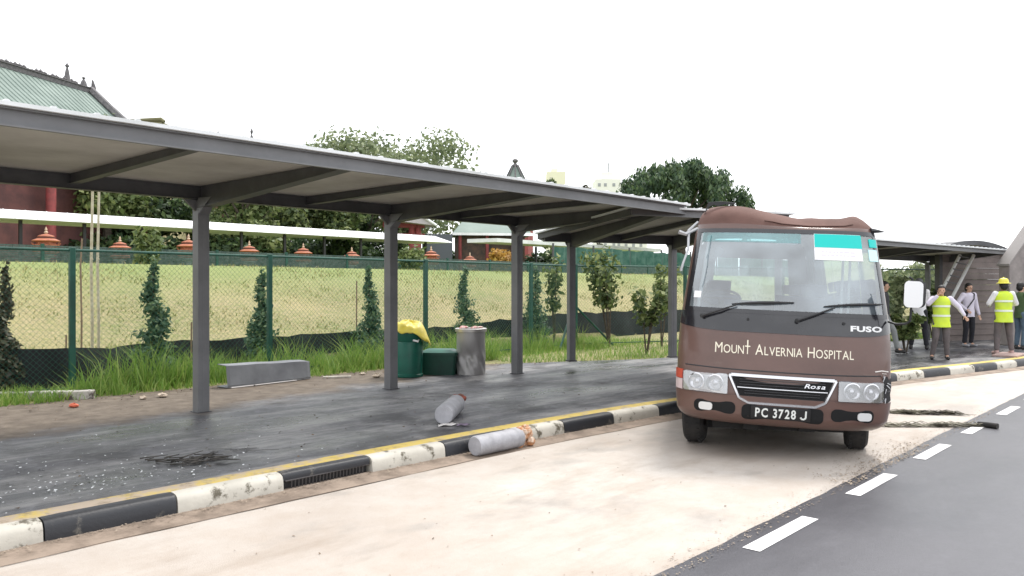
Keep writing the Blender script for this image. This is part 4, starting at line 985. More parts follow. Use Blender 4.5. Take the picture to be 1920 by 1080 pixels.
b = MB(); bar(b, gp + [gp[0]], .038, .006, .022); bar(b, [(-.50, .855), (.47, .855)], .02, .006, .026); b.build('chrome_frame', chrome, gr)
b = MB(); bar(b, [(-.44, .725), (.41, .725)], .016, .006, .02); b.build('chrome_bar', chrome, gr)
b = MB()
for z in (.64, .67, .695, .755, .78, .805): bar(b, [(-.42, z), (.39, z)] if z > .7 else [(-.37, z), (.34, z)], .006, .008, .013)
b.build('slats', M('dark_slat', (.05, .05, .055), .4), gr)
lay_text([(c, .06) for c in 'Rosa'], .2, .29, .758, .024, chrome, gr, 'badge', shear=.3, gap=.05, offset=.001)
# headlights
for sg in (-1, 1):
    xa, xb = (-.965, -.535) if sg < 0 else (.51, .93)
    b = MB(); P = [(xa, .62), (xb if sg < 0 else xb, .62), (xb, .845), (xa, .845)] if sg > 0 else [(xa, .62), (xb - .0, .615), (xb - .015, .845), (xa, .845)]
    zlo, zhi = .645, .845
    polypatch(b, rr_poly(xa, xb, zlo, zhi, .02), .0, .012); hd = b.build('headlight', silver if sg < 0 else M('dull_reflector', (.22, .21, .22), .25, (.12, .12, .13), 9, metal=.6), bus)
    for cx in ((xa + .13, xa + .31)):
        zc = (zlo + zhi) / 2; c0 = Vector(fm(cx, zc, .012)); nrm = (Vector(fm(cx, zc, .05)) - c0).normalized()
        t_ = nrm.orthogonal().normalized(); s_ = nrm.cross(t_); b = MB()
        prof = [(.085, 0), (.09, .012), (.078, .016), (.06, .003), (.03, -.004), (.028, .012), (.012, .02), (0.001, .021)]
        n = 20; vs = [tuple(c0 + (t_ * math.cos(2 * math.pi * k / n) + s_ * math.sin(2 * math.pi * k / n)) * r_ + nrm * h_) for r_, h_ in prof for k in range(n)]
        b.add(vs, [(i * n + k, i * n + (k + 1) % n, (i + 1) * n + (k + 1) % n, (i + 1) * n + k) for i in range(len(prof) - 1) for k in range(n)]); b.build('lamp', chrome, hd)
    b = MB(); patch(b, xa / wz(.76) * .995, xb / wz(.76) * .995, zlo + .005, zhi - .005, .034, 10, 3, False); b.build('lens_cover', glassmat('lamp_cover', (.9, .9, .92), .18, .12), hd)
b = MB(); patch(b, -.998, -.935, .755, .85, .012, 4, 3); b.build('turn_signal', M('red_orange_lens', (.52, .08, .05), .25), bus)
b = MB(); patch(b, -.998, -.935, .645, .75, .012, 4, 3); b.build('turn_signal', M('white_lens', (.62, .5, .5), .25), bus)
# smashed right hand corner
b = MB(); polypatch(b, [(.935, .66), (.94, .73), (.925, .80), (.95, .83), (.945, .88), (.985, .90), (1.0, .86), (1.03, .88), (1.04, .78), (1.02, .72), (1.035, .66), (.99, .64)], .0, .010); b.build('broken_corner', M('hole_shade_black', (.012, .012, .013), .7), bus)  # flat black patch paints the dark inside of the broken hole
rr = random.Random(8); b = MB()
for k in range(9):
    x, z = rr.uniform(.93, 1.02), rr.uniform(.66, .90); p = Vector(fm(x, z, .012)); b.tube([p, p + Vector((rr.uniform(-.03, .04), -rr.uniform(.01, .04), rr.uniform(-.05, .04)))], [.007, .003], 4)
b.build('loose_fragments', silver, bus)
b = MB(); bar(b, [(.86, .945), (.93, .955), (1.0, .945)], .012, .001, .004); bar(b, [(.93, .93), (.98, .925)], .006, .001, .004); b.build('scratch', M('scraped_metal', (.7, .66, .62), .4), bus)
b = MB(); bar(b, [(-.96, .905), (-.5, .895), (0, .892), (.5, .895), (.92, .905)], .012, .001, .0035); b.build('panel_gap', mt['black'], bus)
# lettering
big, sm = .150, .122
L = []
for wd in ('MOUNT', 'ALVERNIA', 'HOSPITAL'):
    L += [(c, big if i == 0 else sm) for i, c in enumerate(wd)] + [(' ', big)]
tx = lay_text(L[:-1], 1.33, -.005, 1.055, .003, letter, bus, 'hospital_name', gap=.11, sx=1.05)
b = MB(); cxT = CH[4][1]; b.hexa([fm(cxT - .006, 1.12, .0015), fm(cxT + .006, 1.12, .0015), fm(cxT + .006, 1.12, .005), fm(cxT - .006, 1.12, .005)], [fm(cxT - .006, 1.195, .0015), fm(cxT + .006, 1.195, .0015), fm(cxT + .006, 1.195, .005), fm(cxT - .006, 1.195, .005)])
b.build('cross', letter, tx)
lay_text([(c, .072) for c in 'FUSO'], .31, .77, 1.335, .009, wht, bus, 'badge', gap=.06, sx=1.5, offset=.003)
# wipers
for (px_, pz_), (jx, jz), (ax, az), (ex, ez) in (((-.80, 1.415), (-.47, 1.545), (-.52, 1.55), (.08, 1.59)), ((.11, 1.415), (.46, 1.56), (.36, 1.565), (.93, 1.61))):
    b = MB(); b.tube([fm(px_, pz_, .01), fm(px_, pz_, .05)], .022, 8); b.tube([fm(px_, pz_, .045), fm((px_ + jx) / 2, (pz_ + jz) / 2, .06), fm(jx, jz, .045)], [.014, .011, .008], 6)
    wo = b.build('wiper', mt['black'], bus)
    b = MB(); P = [fm(ax + (ex - ax) * k / 10, az + (ez - az) * k / 10 + .008 * math.sin(k / 10 * 3.14), .02 + .014 * math.sin(k / 10 * 3.14)) for k in range(11)]; b.tube(P, [.006 + .010 * math.sin(k / 10 * 3.14) for k in range(11)], 6)
    b.build('wiper_blade', mt['black'], wo)
for x in (-.36, .55): b = MB(); b.tube([fm(x, 1.405, .004), fm(x, 1.405, .02)], .014, 8); b.build('washer_nozzle', mt['black'], bus)
# cards and stickers
def card(name, x0, x1, z0, z1, o, mat, par, r_=.004):
    b = MB(); patch(b, x0 / wz((z0 + z1) / 2), x1 / wz((z0 + z1) / 2), z0, z1, o, 10, 4); return b.build(name, mat, par)
cd = card('notice_card', .27, .735, 2.035, 2.305, .0095, cardw, bus); card('teal_header', .272, .733, 2.165, 2.303, .012, tealm, cd)
faint = M('faint_print', (.70, .66, .72), .6)
b = MB(); rr = random.Random(4)
for i in range(2):
    x = .34
    while x < .66: w_ = rr.uniform(.015, .05); bar(b, [(x, 2.12 - i * .035), (x + w_, 2.12 - i * .035)], .014, .0097, .0105); x += w_ + .014
b.build('print', faint, cd)
card('sticker', .815, .895, 2.185, 2.27, .012, tealm, bus, .025); card('sticker', .81, .90, 2.04, 2.16, .012, cyanw, bus); card('sticker', -.90, -.83, 1.60, 1.67, .009, cardw, bus)
# side and rear glass
gl = glassmat('side_glass', (.70, .78, .78), .06, .06)
for sg in (-1, 1):
    for a, c in wins:
        b = MB(); b.grid(lambda u, v: bx_roll((sg * (wz(1.47 + .76 * v) - .01), a - .03 + (c - a + .06) * u, 1.47 + .76 * v)), 2, 4); b.build('side_window', gl, bus)
b = MB(); b.grid(lambda u, v: bx_roll(((2 * u - 1) * .8, BLN - .02, 1.46 + .78 * v)), 2, 2); b.build('rear_window', gl, bus)
# inside
def rb(x0, x1, y0, y1, z0, z1, b): 
    q = [(x0, y0), (x1, y0), (x1, y1), (x0, y1)]; b.hexa([bx_roll((x, y, z0)) for x, y in q], [bx_roll((x, y, z1)) for x, y in q])
b = MB(); rb(-.92, .92, .75, 6.6, .62, .68, b); b.build('floor', intr, bus)
b = MB(); b.grid(lambda u, v: bx_roll(((2 * u - 1) * .84, .24 + .10 * abs(2 * u - 1) ** 3 * 2 + .42 * v, 1.44 - .03 * v + (.05 * math.exp(-((2 * u - 1 + .62) / .25) ** 2)) * v)), 20, 5); b.grid(lambda u, v: bx_roll(((2 * u - 1) * .86, .66 + .1 * v, 1.43 - .6 * v)), 8, 3); b.build('dashboard', M('dash_grey', (.24, .24, .25), .7, (.16, .16, .17), 4), bus)
b = MB(); ring = [bx_roll((-.62 + .20 * math.cos(a), .70 + .16 * math.sin(a), 1.60 + .085 * math.sin(a))) for a in [k * math.pi / 10 for k in range(21)]]; b.tube(ring, .014, 6, cap=False)
b.tube([bx_roll((-.62, .70, 1.60)), bx_roll((-.62, .60, 1.36))], .03, 6); b.tube([bx_roll((-.81, .70, 1.60)), bx_roll((-.43, .70, 1.60))], .012, 5); b.build('steering_wheel', mt['black'], bus)
for j, y in enumerate((1.35, 2.3, 3.1, 3.9, 4.7, 5.5)):
    for x in (-.62, .62):
        if j == 0 and x > 0: continue
        b = MB(); rb(x - .25, x + .25, y, y + .42, .95, 1.07, b); rb(x - .25, x + .25, y + .40, y + .50, 1.0, 1.62, b); rb(x - .13, x + .13, y + .42, y + .49, 1.64, 1.80, b); b.build('passenger_seat', seatm, bus, bevel=.02)
b = MB(); 
for x in (.63, .70): b.tube([bx_roll((x, .85, .7)), bx_roll((x, .85, 2.05))], .013, 6)
b.build('grab_pole', M('pale_pole', (.7, .72, .7), .35), bus)
b = MB(); b.tube([bx_roll((-.86, .52, 1.5)), bx_roll((-.76, .60, 2.28))], .022, 6); b.build('glass_reflection_streak', mt['white'], bus)  # white rod added inside, stands in for a streak reflected on the glass
b = MB(); polypatch(b, rr_poly(-.10, .12, 2.19, 2.25, .02), -.06, -.04); b.build('rear_view_mirror', silver, bus)
# chassis and wheels
b = MB(); b.box(-.66, .66, .50, 6.4, .24, .60); b.box(-.60, .60, 1.5, 4.2, .17, .24); b.box(-.98, -.64, 1.50, 1.52, .07, .55); b.box(.64, .98, 1.50, 1.52, .07, .55); b.box(-.98, -.70, 1.6, 4.4, .22, .45); b.box(.70, .98, 1.6, 4.4, .22, .45); b.box(-.6, .6, 4.6, 4.62, .08, .24); b.box(-.80, .80, 1.08, 1.22, .30, .40); b.box(-.35, -.2, .35, 6, .26, .36); b.box(.2, .35, .35, 6, .26, .36); b.build('chassis_and_light_block', M('chassis_black', (.02, .02, .02), .9), bus)  # underbody lowered, flaps and skirts added to keep light out below the bus
for y, xs2 in ((.95, (-.84, .84)), (4.95, (-.84, .84))):
    for x in xs2:
        st = R(-6) if y < 2 else 0
        b = MB(); b.lathe([(.20, -.10), (.27, -.115), (.345, -.11), (.375, -.085), (.385, -.04), (.385, .04), (.375, .085), (.345, .11), (.27, .115), (.20, .10), (.20, -.10)], 36, cap=False)
        for k in range(36):
            a = k * math.pi / 18
            for zz2 in (-.075, .045): b.add([(math.cos(a + da) * r_, math.sin(a + da) * r_, zz2 + dz) for r_ in (.382, .392) for da, dz in ((-.03, 0), (.03, 0), (.03, .03), (-.03, .03))], [(0, 1, 5, 4), (1, 2, 6, 5), (2, 3, 7, 6), (3, 0, 4, 7), (4, 5, 6, 7)])
        b.map(lambda a, c, d: (d, a, c)); wh = b.build('wheel', mt['rubber'], bus, loc=(x, y, .39), rz=st)
        b = MB(); b.lathe([(.20, -.06), (.205, .06), (.16, .05), (.12, .02), (.06, .03), (.05, .06), (.01, .065)], 20); sgn = 1 if x > 0 else -1
        b.map(lambda a, c, d: (d * sgn, a, c)); b.build('rim', silver, wh)
# mirrors and torn trim
b = MB(); b.tube([bx_roll(p_) for p_ in ((-.90, .42, 2.40), (-.99, .34, 2.30), (-.985, .26, 2.10), (-1.03, .2, 1.95), (-1.05, .2, 1.87))], [.012, .016, .012, .012, .016], 6); b.tube([bx_roll(p_) for p_ in ((-.9, .4, 2.33), (-1.02, .3, 2.26), (-1.09, .28, 2.28))], [.014, .02, .025], 6); b.build('mirror_arm', silver, bus)
b = MB(); b.tube([bx_roll(p_) for p_ in ((1.0, .35, 1.44), (1.06, .28, 1.42), (1.13, .22, 1.43), (1.165, .20, 1.46), (1.17, .2, 1.62), (1.17, .2, 1.87), (1.14, .2, 1.89))], .012, 8); b.build('mirror_arm', mt['black'], bus)
def mirr(P, y0, y1, mat, nm, par):
    b = MB(); n = len(P); b.add([bx_roll((x, y0, z)) for x, z in P] + [bx_roll((x, y1, z)) for x, z in P], [tuple(range(n)), tuple(range(n, 2 * n))[::-1]] + [(i, (i + 1) % n, n + (i + 1) % n, n + i) for i in range(n)]); return b.build(nm, mat, par)
mh = mirr([(x + .012, z) for x, z in rr_poly(1.085, 1.265, 1.595, 1.855, .05)], .12, .19, gblack, 'wing_mirror', bus)
mirr(rr_poly(1.082, 1.25, 1.595, 1.85, .045), .112, .119, M('sky_white_mirror_face', (.85, .85, .86), .15, coat=.5), 'mirror_face', mh)  # white base colour stands in for reflected sky
b = MB(); P = [(-.84, 2.51), (-.80, 2.645), (-.66, 2.657), (-.50, 2.645), (-.54, 2.62), (-.62, 2.627), (-.70, 2.605), (-.74, 2.617), (-.79, 2.595)]
b.add([bx_roll((x, .75, z)) for x, z in P] + [bx_roll((x, .78, z + .004)) for x, z in P], [tuple(range(9)), tuple(range(9, 18))[::-1]] + [(i, (i + 1) % 9, 9 + (i + 1) % 9, 9 + i) for i in range(9)]); b.build('torn_trim', mt['black'], bus, smooth=False)
b = MB(); b.tube([Fm(.93, 2.37, .0), Fm(.97, 2.365, .05), Fm(.985, 2.36, .10)], [.03, .018, .004], 6); b.build('torn_trim', mt['black'], bus)
# fold shadows come from real creases: a folded lip along the front edge of the roof
b = MB(); b.tube([Fm(-.25 + .1 * k, 2.455 + .008 * math.sin(k * 2), .006) for k in range(11)], [.004, .01, .014, .016, .018, .02, .02, .018, .014, .008, .004], 6, flat=.5); b.build('roof_crease', roofp, bus)

# ------------------------------------------------------------------ things on the pavement
binG = M('green_bin_plastic', (.003, .12, .080), .4, (.004, .085, .06), 2.5); binD = M('dark_green_plastic', (.004, .065, .040), .45, (.003, .04, .028), 3)
p = G(765, 706, .15); t = thing('rubbish_bin', 'tall dark green plastic bin beside the second canopy post', 'bin', p, .3)
b = MB(); k_ = p.y / F
b.lathe([(.245 * 1.0, 0), (.262, .01), (.265, .05), (.25, .06), (.252, .12), (.272, .60), (.262, .63), (.282, .66), (.284, .80), (.262, .80), (.255, .62), (.24, .1)], 32, cap=False); b.lathe([(.001, .06), (.24, .06)], 32, cap=False); b.build('body', binG, t)
for a in (2.9, -1.2):
    b = MB(); b.tube([(math.cos(a - .2) * .27, math.sin(a - .2) * .27, .66), (math.cos(a) * .33, math.sin(a) * .33, .64), (math.cos(a + .2) * .27, math.sin(a + .2) * .27, .66)], .018, 6); b.build('handle', mt['white'], t)
rr = random.Random(12); t = thing('yellow_cover', 'crumpled yellow plastic cover draped over the tall green bin', 'cover', p, .3)
b = MB()
def drape(u, v):
    a = u * 2 * math.pi; r_ = .31 * v ** .7 * (1 + .04 * math.sin(a * 5)); z = .97 - .06 * v + .03 * math.sin(a * 3 + v * 4) + .012 * math.sin(a * 11 + v * 9)
    z -= .10 * max(0, v - .75) / .25
    if math.cos(a + .35) > .45 and v > .55: k = (math.cos(a + .35) - .45) / .55; r_ += .10 * k * (v - .55) / .45; z -= .26 * k * ((v - .55) / .45) ** 1.3
    return (r_ * math.cos(a), r_ * math.sin(a), z)
b.grid(drape, 60, 18); o = b.build('sheet', M('yellow_plastic', (.80, .66, .07), .45, (.70, .60, .16), 6, .4, .7, .3, 12), t); sm_ = o.modifiers.new('s', 'SOLIDIFY'); sm_.thickness = .008
p = G(825, 701, .15); t = thing('plastic_tub', 'low dark green plastic tub between the two tall bins', 'tub', p, -.1)
b = MB(); wq, hq = .34, .40
def rrbox(b, w_, d_, z0, z1, k, n=5, r_=.06):
    P0 = rr_poly(-w_, w_, -d_, d_, r_, n); m_ = len(P0); b.add([(x * k, y * k, z0) for x, y in P0] + [(x, y, z1) for x, y in P0], [(i, (i + 1) % m_, m_ + (i + 1) % m_, m_ + i) for i in range(m_)] + [tuple(range(m_))[::-1]])
rrbox(b, .33, .22, 0, .36, .9); rrbox(b, .35, .24, .355, .40, 1.0); b.build('tub', binD, t)
b = MB(); P0 = rr_poly(-.345, .345, -.235, .235, .06, 5); m_ = len(P0); b.add([(x, y, .402) for x, y in P0] + [(x * .7, y * .7, .455) for x, y in P0] + [(0, 0, .465)], [(i, (i + 1) % m_, m_ + (i + 1) % m_, m_ + i) for i in range(m_)] + [(m_ + i, m_ + (i + 1) % m_, 2 * m_) for i in range(m_)]); b.build('lid', binG, t)
p = G(883, 701, .15); t = thing('steel_bin', 'dented grey steel bin left of the third canopy post', 'bin', p, 0)
stl = M('brushed_steel', (.40, .39, .385), .42, (.29, .28, .28), 3, .4, .7, .08, 8, metal=.35, stretch=(1, 1, .2))
b = MB()
def sb(u, v):
    a = u * 2 * math.pi; r_ = .262; z = .78 * v
    dn = math.exp(-((a - 4.55) / .55) ** 2 - ((z - .34) / .15) ** 2); cr = math.exp(-((a - 4.15) / .35) ** 2 - ((z - .12) / .16) ** 2)
    r_ -= .085 * dn + .03 * cr - .012 * math.sin(a * 9 + z * 20) * math.exp(-((z - .25) / .2) ** 2)
    return (r_ * math.cos(a), r_ * math.sin(a), z)
b.grid(sb, 64, 30); b.build('body', stl, t)
b = MB(); b.lathe([(.255, .77), (.29, .775), (.292, .83), (.275, .84), (.20, .835), (.19, .80), (.19, .70)], 40, cap=False); b.build('rim', M('steel_rim', (.5, .48, .46), .35, metal=.6), t)
b = MB(); rr = random.Random(3)
for k in range(7): x, y = rr.uniform(-.17, .17), rr.uniform(-.17, .17); b.ell((x, y, .85), (rr.uniform(.03, .07), rr.uniform(.03, .05), rr.uniform(.015, .03)), 8, 5)
tag(b.build('litter', M('pink_litter', (.62, .22, .22), .6, (.7, .55, .5), 12, .45, .55), loc=p), 'pink and red litter lying on top of the dented steel bin', 'litter')
# grey metal duct lying at the grass edge
a = G(426, 729, .15); c = G(581, 711, .15); d = (c - a); an = math.atan2(d.y, d.x); Ld = d.length
t = thing('metal_trough', 'long bent grey metal trough lying on its side by the tall grass', 'trough', a, an)
b = MB()
def tr(u, v):
    x = Ld * u; q = v * 2 - 1; H_ = .335 - .05 * u
    y = -.02 + .005 * math.sin(u * 9 + v * 2); z = .02 + H_ * v + .004 * math.sin(u * 13 + v * 3)
    return (x + .02 * v, y + .07 * v, z)
b.grid(tr, 24, 12); b.grid(lambda u, v: (lambda p_: (p_[0], p_[1] + .24 * v, p_[2] + .015 * v))(tr(u, 1)), 24, 3); b.grid(lambda u, v: (lambda p_: (p_[0], p_[1] + .3 * v, p_[2] - .01))(tr(u, 0)), 24, 3)
b.grid(lambda u, v: (lambda p_: (p_[0] + .004, p_[1] + .26 * u, p_[2]))(tr(1, v)), 3, 12)
o = b.build('trough', M('galvanised_grey', (.21, .22, .235), .6, (.13, .135, .15), 1.6, .4, .7, .15, 8), t); m_ = o.modifiers.new('s', 'SOLIDIFY'); m_.thickness = .012
b = MB(); b.tube([(.05, -.02, .01), (Ld * .8, -.04, .015)], [.03, .02], 6, flat=.4); b.build('torn_edge', M('torn_metal', (.35, .33, .32), .5), t)
# uprooted bollards
conc = M('bollard_concrete', (.40, .40, .43), .6, (.28, .28, .30), 5, .4, .65, .2, 30); rust = M('brick_core', (.36, .10, .07), .9, (.16, .07, .05), 14, .4, .6, .6, 30); rubble = M('orange_rubble', (.48, .22, .10), .9, (.62, .50, .40), 12, .45, .6, .8, 25)
def fallen(label, A, B, r_, core, seed):
    rr = random.Random(seed); ax = (B - A); L_ = ax.length; t = thing('fallen_bollard', label, 'bollard', A, math.atan2(ax.y, ax.x), 'uprooted bollards')
    b = MB(); b.lathe([(.001, -.002), (r_ * .9, 0), (r_, .02), (r_ * .99, .04), (r_, .06), (r_ * 1.0, L_ * .5), (r_ * .98, L_)], 28); b.map(lambda x, y, z: (z, x, y + r_)); b.build('shaft', conc, t)
    b = MB()
    for k in range(26):
        a = rr.random() * 6.28; q = r_ * rr.random() ** .5 * .85; s_ = rr.uniform(.32, .6) * r_
        b.ell((L_ + rr.uniform(-.02, .15), q * math.cos(a), r_ + q * math.sin(a)), (s_, s_ * rr.uniform(.6, 1), s_ * rr.uniform(.6, 1)), 6, 4)
    b.build('broken_end', core, t, smooth=False)
    b = MB(); b.lathe([(r_ * 1.01, L_ * .86), (r_ * 1.03, L_ * .9), (r_ * 1.01, L_ * .99)], 28, cap=False); b.map(lambda x, y, z: (z, x, y + r_)); b.build('band', conc, t)
fallen('grey fallen bollard with brick red broken end on the dark pavement', G(832, 797, .15), G(855, 774, .15), .115, rust, 4)
A_ = G(890, 856, 0.0); B_ = G(972, 838, .0)
fallen('grey fallen bollard with orange rubble end lying against the kerb', A_, B_, .105, rubble, 5)
# old kerb stone in grass
a = G(-40, 757, .13); c = G(176, 750, .13); d = c - a
b = MB(); L_ = d.length; b.box(0, L_ * .62, -.05, .10, 0, .13); tag(b.build('kerb_stone', chips('old_white', (.55, .54, .48), (.12, .10, .08), .55, .62, 5), loc=a + Vector((0, .15, 0)), rz=math.atan2(d.y, d.x), bevel=.015), 'old white kerb stone half sunk in grass at the left edge', 'kerb stone', 'old kerb stones')
b = MB(); b.box(0, .55, -.05, .10, 0, .14); tag(b.build('kerb_stone', chips('old_white_b', (.60, .57, .52), (.10, .08, .07), .52, .6, 6), loc=c - d.normalized() * .55, rz=math.atan2(d.y, d.x) + .03, bevel=.015), 'short pale chipped kerb stone with broken corner by the grass', 'kerb stone', 'old kerb stones')
# small litter
def blob(name, label, px, py, r_, mat, cat, z=.15, seed=1, flat=.4):
    rr = random.Random(seed); b = MB(); pts_ = []
    b.ell((0, 0, r_ * flat), (r_, r_ * .8, r_ * flat), 9, 6); b.v = [(x * rr.uniform(.75, 1.15), y * rr.uniform(.75, 1.15), max(0, zq * rr.uniform(.7, 1.2))) for x, y, zq in b.v]
    tag(b.build(name, mat, loc=G(px, py, z), rz=rr.random() * 3, smooth=False), label, cat)
blob('red_scrap', 'red scrap lying on dirt left of the nearest post', 138, 764, .07, M('red_scrap', (.55, .12, .06), .7), 'scrap', seed=3)
for i, (px, py, r_, lb) in enumerate(((268, 749, .06, 'small pale stone at the grass edge, left one of the pair'), (305, 745, .09, 'larger flat pale stone at the grass edge left of the post'), (706, 708, .09, 'pale stone at the grass edge left of the second post'), (680, 703, .06, 'small grey stone at the grass edge before the second post'))):
    blob('stone', lb, px, py, r_, M('pale_stone', (.5, .42, .34), .8, (.35, .28, .2), 9), 'stone', seed=i + 20)
b = MB(); b.box(-.24, .24, -.04, .04, 0, .035); tag(b.build('plank', M('pale_plank', (.55, .52, .46), .7, (.42, .38, .32), 9), loc=G(632, 709, .15), rz=.25, bevel=.004), 'short pale plank on the dirt before the second post', 'plank')
def sheetlet(name, label, px, py, w_, d_, mat, rz, cat, seed):
    rr = random.Random(seed); b = MB(); b.grid(lambda u, v: ((u - .5) * w_ * (1 - .3 * v), (v - .5) * d_, .012 + .018 * math.sin(u * 5 + v * 3) ** 2), 8, 5); o = b.build(name, mat, loc=G(px, py, .15), rz=rz); m_ = o.modifiers.new('s', 'SOLIDIFY'); m_.thickness = .004; tag(o, label, cat)
sheetlet('crushed_card', 'crushed pale card on the pavement before the fallen bollard', 838, 799, .26, .10, M('card_w', (.62, .60, .58), .6), .5, 'card', 2)
sheetlet('plastic_scrap', 'purple grey plastic scrap beside the crushed card', 868, 799, .16, .08, M('purple_scrap', (.20, .16, .22), .5), .3, 'scrap', 3)
# twig pile
rr = random.Random(31); b = MB()
for k in range(46):
    x, y = rr.gauss(0, .15), rr.gauss(0, .07); a = rr.gauss(.5, .6); l_ = rr.uniform(.06, .26); b.tube([(x, y, .01 + rr.random() * .035), (x + math.cos(a) * l_, y + math.sin(a) * l_, .012 + rr.random() * .05)], [rr.uniform(.004, .011), .003], 4)
tag(b.build('twig_pile', M('dark_twigs', (.03, .027, .024), .8, (.10, .09, .08), 12), loc=G(345, 868, .15), rz=.1), 'dark broken twigs heaped on the pavement near the kerb', 'twigs', kind='stuff')
b = MB()
for k in range(10):
    a = rr.uniform(-.2, 1.0); b.tube([(rr.gauss(0, .15), rr.gauss(0, .05), .01), (rr.gauss(.1, .15) + .15 * math.cos(a), .1 * math.sin(a), .02)], [.005, .002], 4)
tag(b.build('twig_pile', M('grey_twigs', (.14, .14, .14), .8), loc=G(425, 846, .15)), 'thin scattered grey twigs right of the dark heap', 'twigs', kind='stuff')
# glass crumbs and dirt specks
V = []; Fa = []
def speck(x, y, z, r_, rr):
    o = len(V); a0 = rr.random() * 6.28
    for k in range(4): a = a0 + k * 1.571 + rr.uniform(-.4, .4); V.append((x + math.cos(a) * r_ * rr.uniform(.5, 1.2), y + math.sin(a) * r_ * rr.uniform(.5, 1.2), z + rr.uniform(0, r_ * .8)))
    Fa.append((o, o + 1, o + 2, o + 3))
rr = random.Random(41)
for k in range(520):
    s_ = abs(rr.gauss(0, 1.0)) * 1.6 + .9; t_ = rr.gauss(7.7, .8)
    if rr.random() < .4: s_ = rr.gauss(2.6, .7); t_ = rr.gauss(6.9, .25)
    if t_ < kerb_t(s_) + .35 or t_ > 11: continue
    speck(s_, t_, .154, rr.uniform(.004, .016), rr)
fm_ = fastmesh('glass_crumbs', np.array(V), np.array(Fa), M('glass_white', (.75, .77, .78), .3), rz=PHI); tag(fm_, 'white glass crumbs scattered over the near pavement', 'glass', kind='stuff')
V = []; Fa = []
for k in range(1500):
    s_ = rr.uniform(1.5, 13); speck(s_, 2.50 + abs(rr.gauss(0, .12)), .0085, rr.uniform(.003, .011), rr)
for k in range(900):
    s_ = rr.uniform(7.2, 9.6); speck(s_, 2.48 + abs(rr.gauss(0, .22)), .0085, rr.uniform(.004, .016), rr)
for k in range(1500):
    s_ = rr.uniform(.5, 12); p_, q_ = kerb_at(KL[-1] * 0 + 14 + s_); speck(p_.x, p_.y - abs(rr.gauss(0, .05)) - .01, .014, rr.uniform(.003, .012), rr)
tag(fastmesh('sand_grit', np.array(V), np.array(Fa), M('sand_grit', (.40, .33, .26), .9, (.20, .16, .12), 5, .4, .6), rz=PHI), 'sandy grit along the asphalt edge and kerb foot', 'grit', kind='stuff')
V = []; Fa = []
for k in range(700):
    s_ = rr.uniform(1, 18); t_ = kerb_t(s_) + .4 + rr.random() * (back_t(s_) - kerb_t(s_) - .4); speck(s_, t_, .154, rr.uniform(.004, .02), rr)
for k in range(160): speck(rr.uniform(0, 10), rr.uniform(2.7, 5.9), .004, rr.uniform(.003, .012), rr)
for k in range(420): s_ = rr.uniform(0, 14); speck(s_, 12 + rr.gauss(-.1, .25) if s_ < 10.5 else back_t(s_) - .1 + rr.gauss(0, .12), .156, rr.uniform(.01, .03), rr)
tag(fastmesh('leaf_litter', np.array(V), np.array(Fa), M('leaf_litter', (.05, .035, .025), .9, (.24, .17, .11), 3, .4, .6), rz=PHI), 'small dark leaves and dirt specks strewn on the pavement', 'leaf litter', kind='stuff')
# palm fronds / strips on the road right of the bus
frm = M('dead_frond', (.045, .038, .026), .8, (.13, .12, .08), 7, .42, .6)
def frond(label, A, B, hw, seed, mat=frm):
    rr = random.Random(seed); d = (B - A); L_ = d.length; b = MB(); n = 22
    pts_ = [(L_ * k / n, .03 * math.sin(k * .8 + seed), .02 + .012 * math.sin(k * 1.3)) for k in range(n + 1)]
    b.tube(pts_, [hw * .35 * (1 - .5 * k / n) + .006 for k in range(n + 1)], 6, flat=.6)
    for k in range(70):
        x = rr.uniform(0, L_ * .9); sg = rr.choice((-1, 1)); l_ = rr.uniform(.2, .45); a = rr.uniform(.05, .35) * sg
        y0 = .03 * math.sin(x / L_ * n * .8 + seed); b.tube([(x, y0, .02), (x + math.cos(a) * l_ * .5, y0 + math.sin(a) * l_ * .5, .05 * rr.random() + .015), (x + math.cos(a) * l_, y0 + math.sin(a) * l_, .008)], [.010, .014, .003], 4, flat=.35)
    t = b.build('palm_frond', mat, loc=A, rz=math.atan2(d.y, d.x)); tag(t, label, 'frond', 'fallen palm fronds')
frond('upper dark palm frond lying right of the bus wheel', G(1655, 775, .0) , G(1790, 778, .0), .05, 1)
frond('lower longer palm frond reaching to the asphalt edge', G(1640, 800, .0), G(1838, 800, .0), .07, 2, M('dead_frond_b', (.12, .11, .08), .8, (.30, .28, .22), 6, .42, .6))
a = G(1834, 800, .0); c = G(1871, 805, .0); d = c - a; b = MB(); b.tube([(0, 0, .035), (d.length * .5, .004, .037), (d.length, 0, .035)], [.03, .034, .036], 12)
tag(b.build('black_tube', mt['rubber'], loc=a, rz=math.atan2(d.y, d.x)), 'short black tube lying on the asphalt beyond the frond', 'tube')

# ------------------------------------------------------------------ people
skin = M('skin', (.50, .30, .21), .55); skin_d = M('skin_dark', (.20, .11, .07), .55)
def fuse(name, b, mat, parent, vox=.012, sm=3):
    me = b.mesh('tmp', mat, False); o = bpy.data.objects.new('tmp', me); C.objects.link(o)
    r_ = o.modifiers.new('r', 'REMESH'); r_.mode = 'VOXEL'; r_.voxel_size = vox; s_ = o.modifiers.new('s', 'SMOOTH'); s_.iterations = sm; s_.factor = .5
    bpy.context.view_layer.update(); m2 = bpy.data.meshes.new_from_object(o.evaluated_get(bpy.context.evaluated_depsgraph_get()))
    bpy.data.objects.remove(o); m2.shade_smooth(); m2.materials.clear(); m2.materials.append(mat)
    n = bpy.data.objects.new(name, m2); C.objects.link(n); n.parent = parent; return n
def cap(b, A, B, ra, rb_):
    A, B = Vector(A), Vector(B); b.tube([A, B], [ra, rb_], 12); b.ell(A, (ra,) * 3, 12, 8); b.ell(B, (rb_,) * 3, 12, 8)
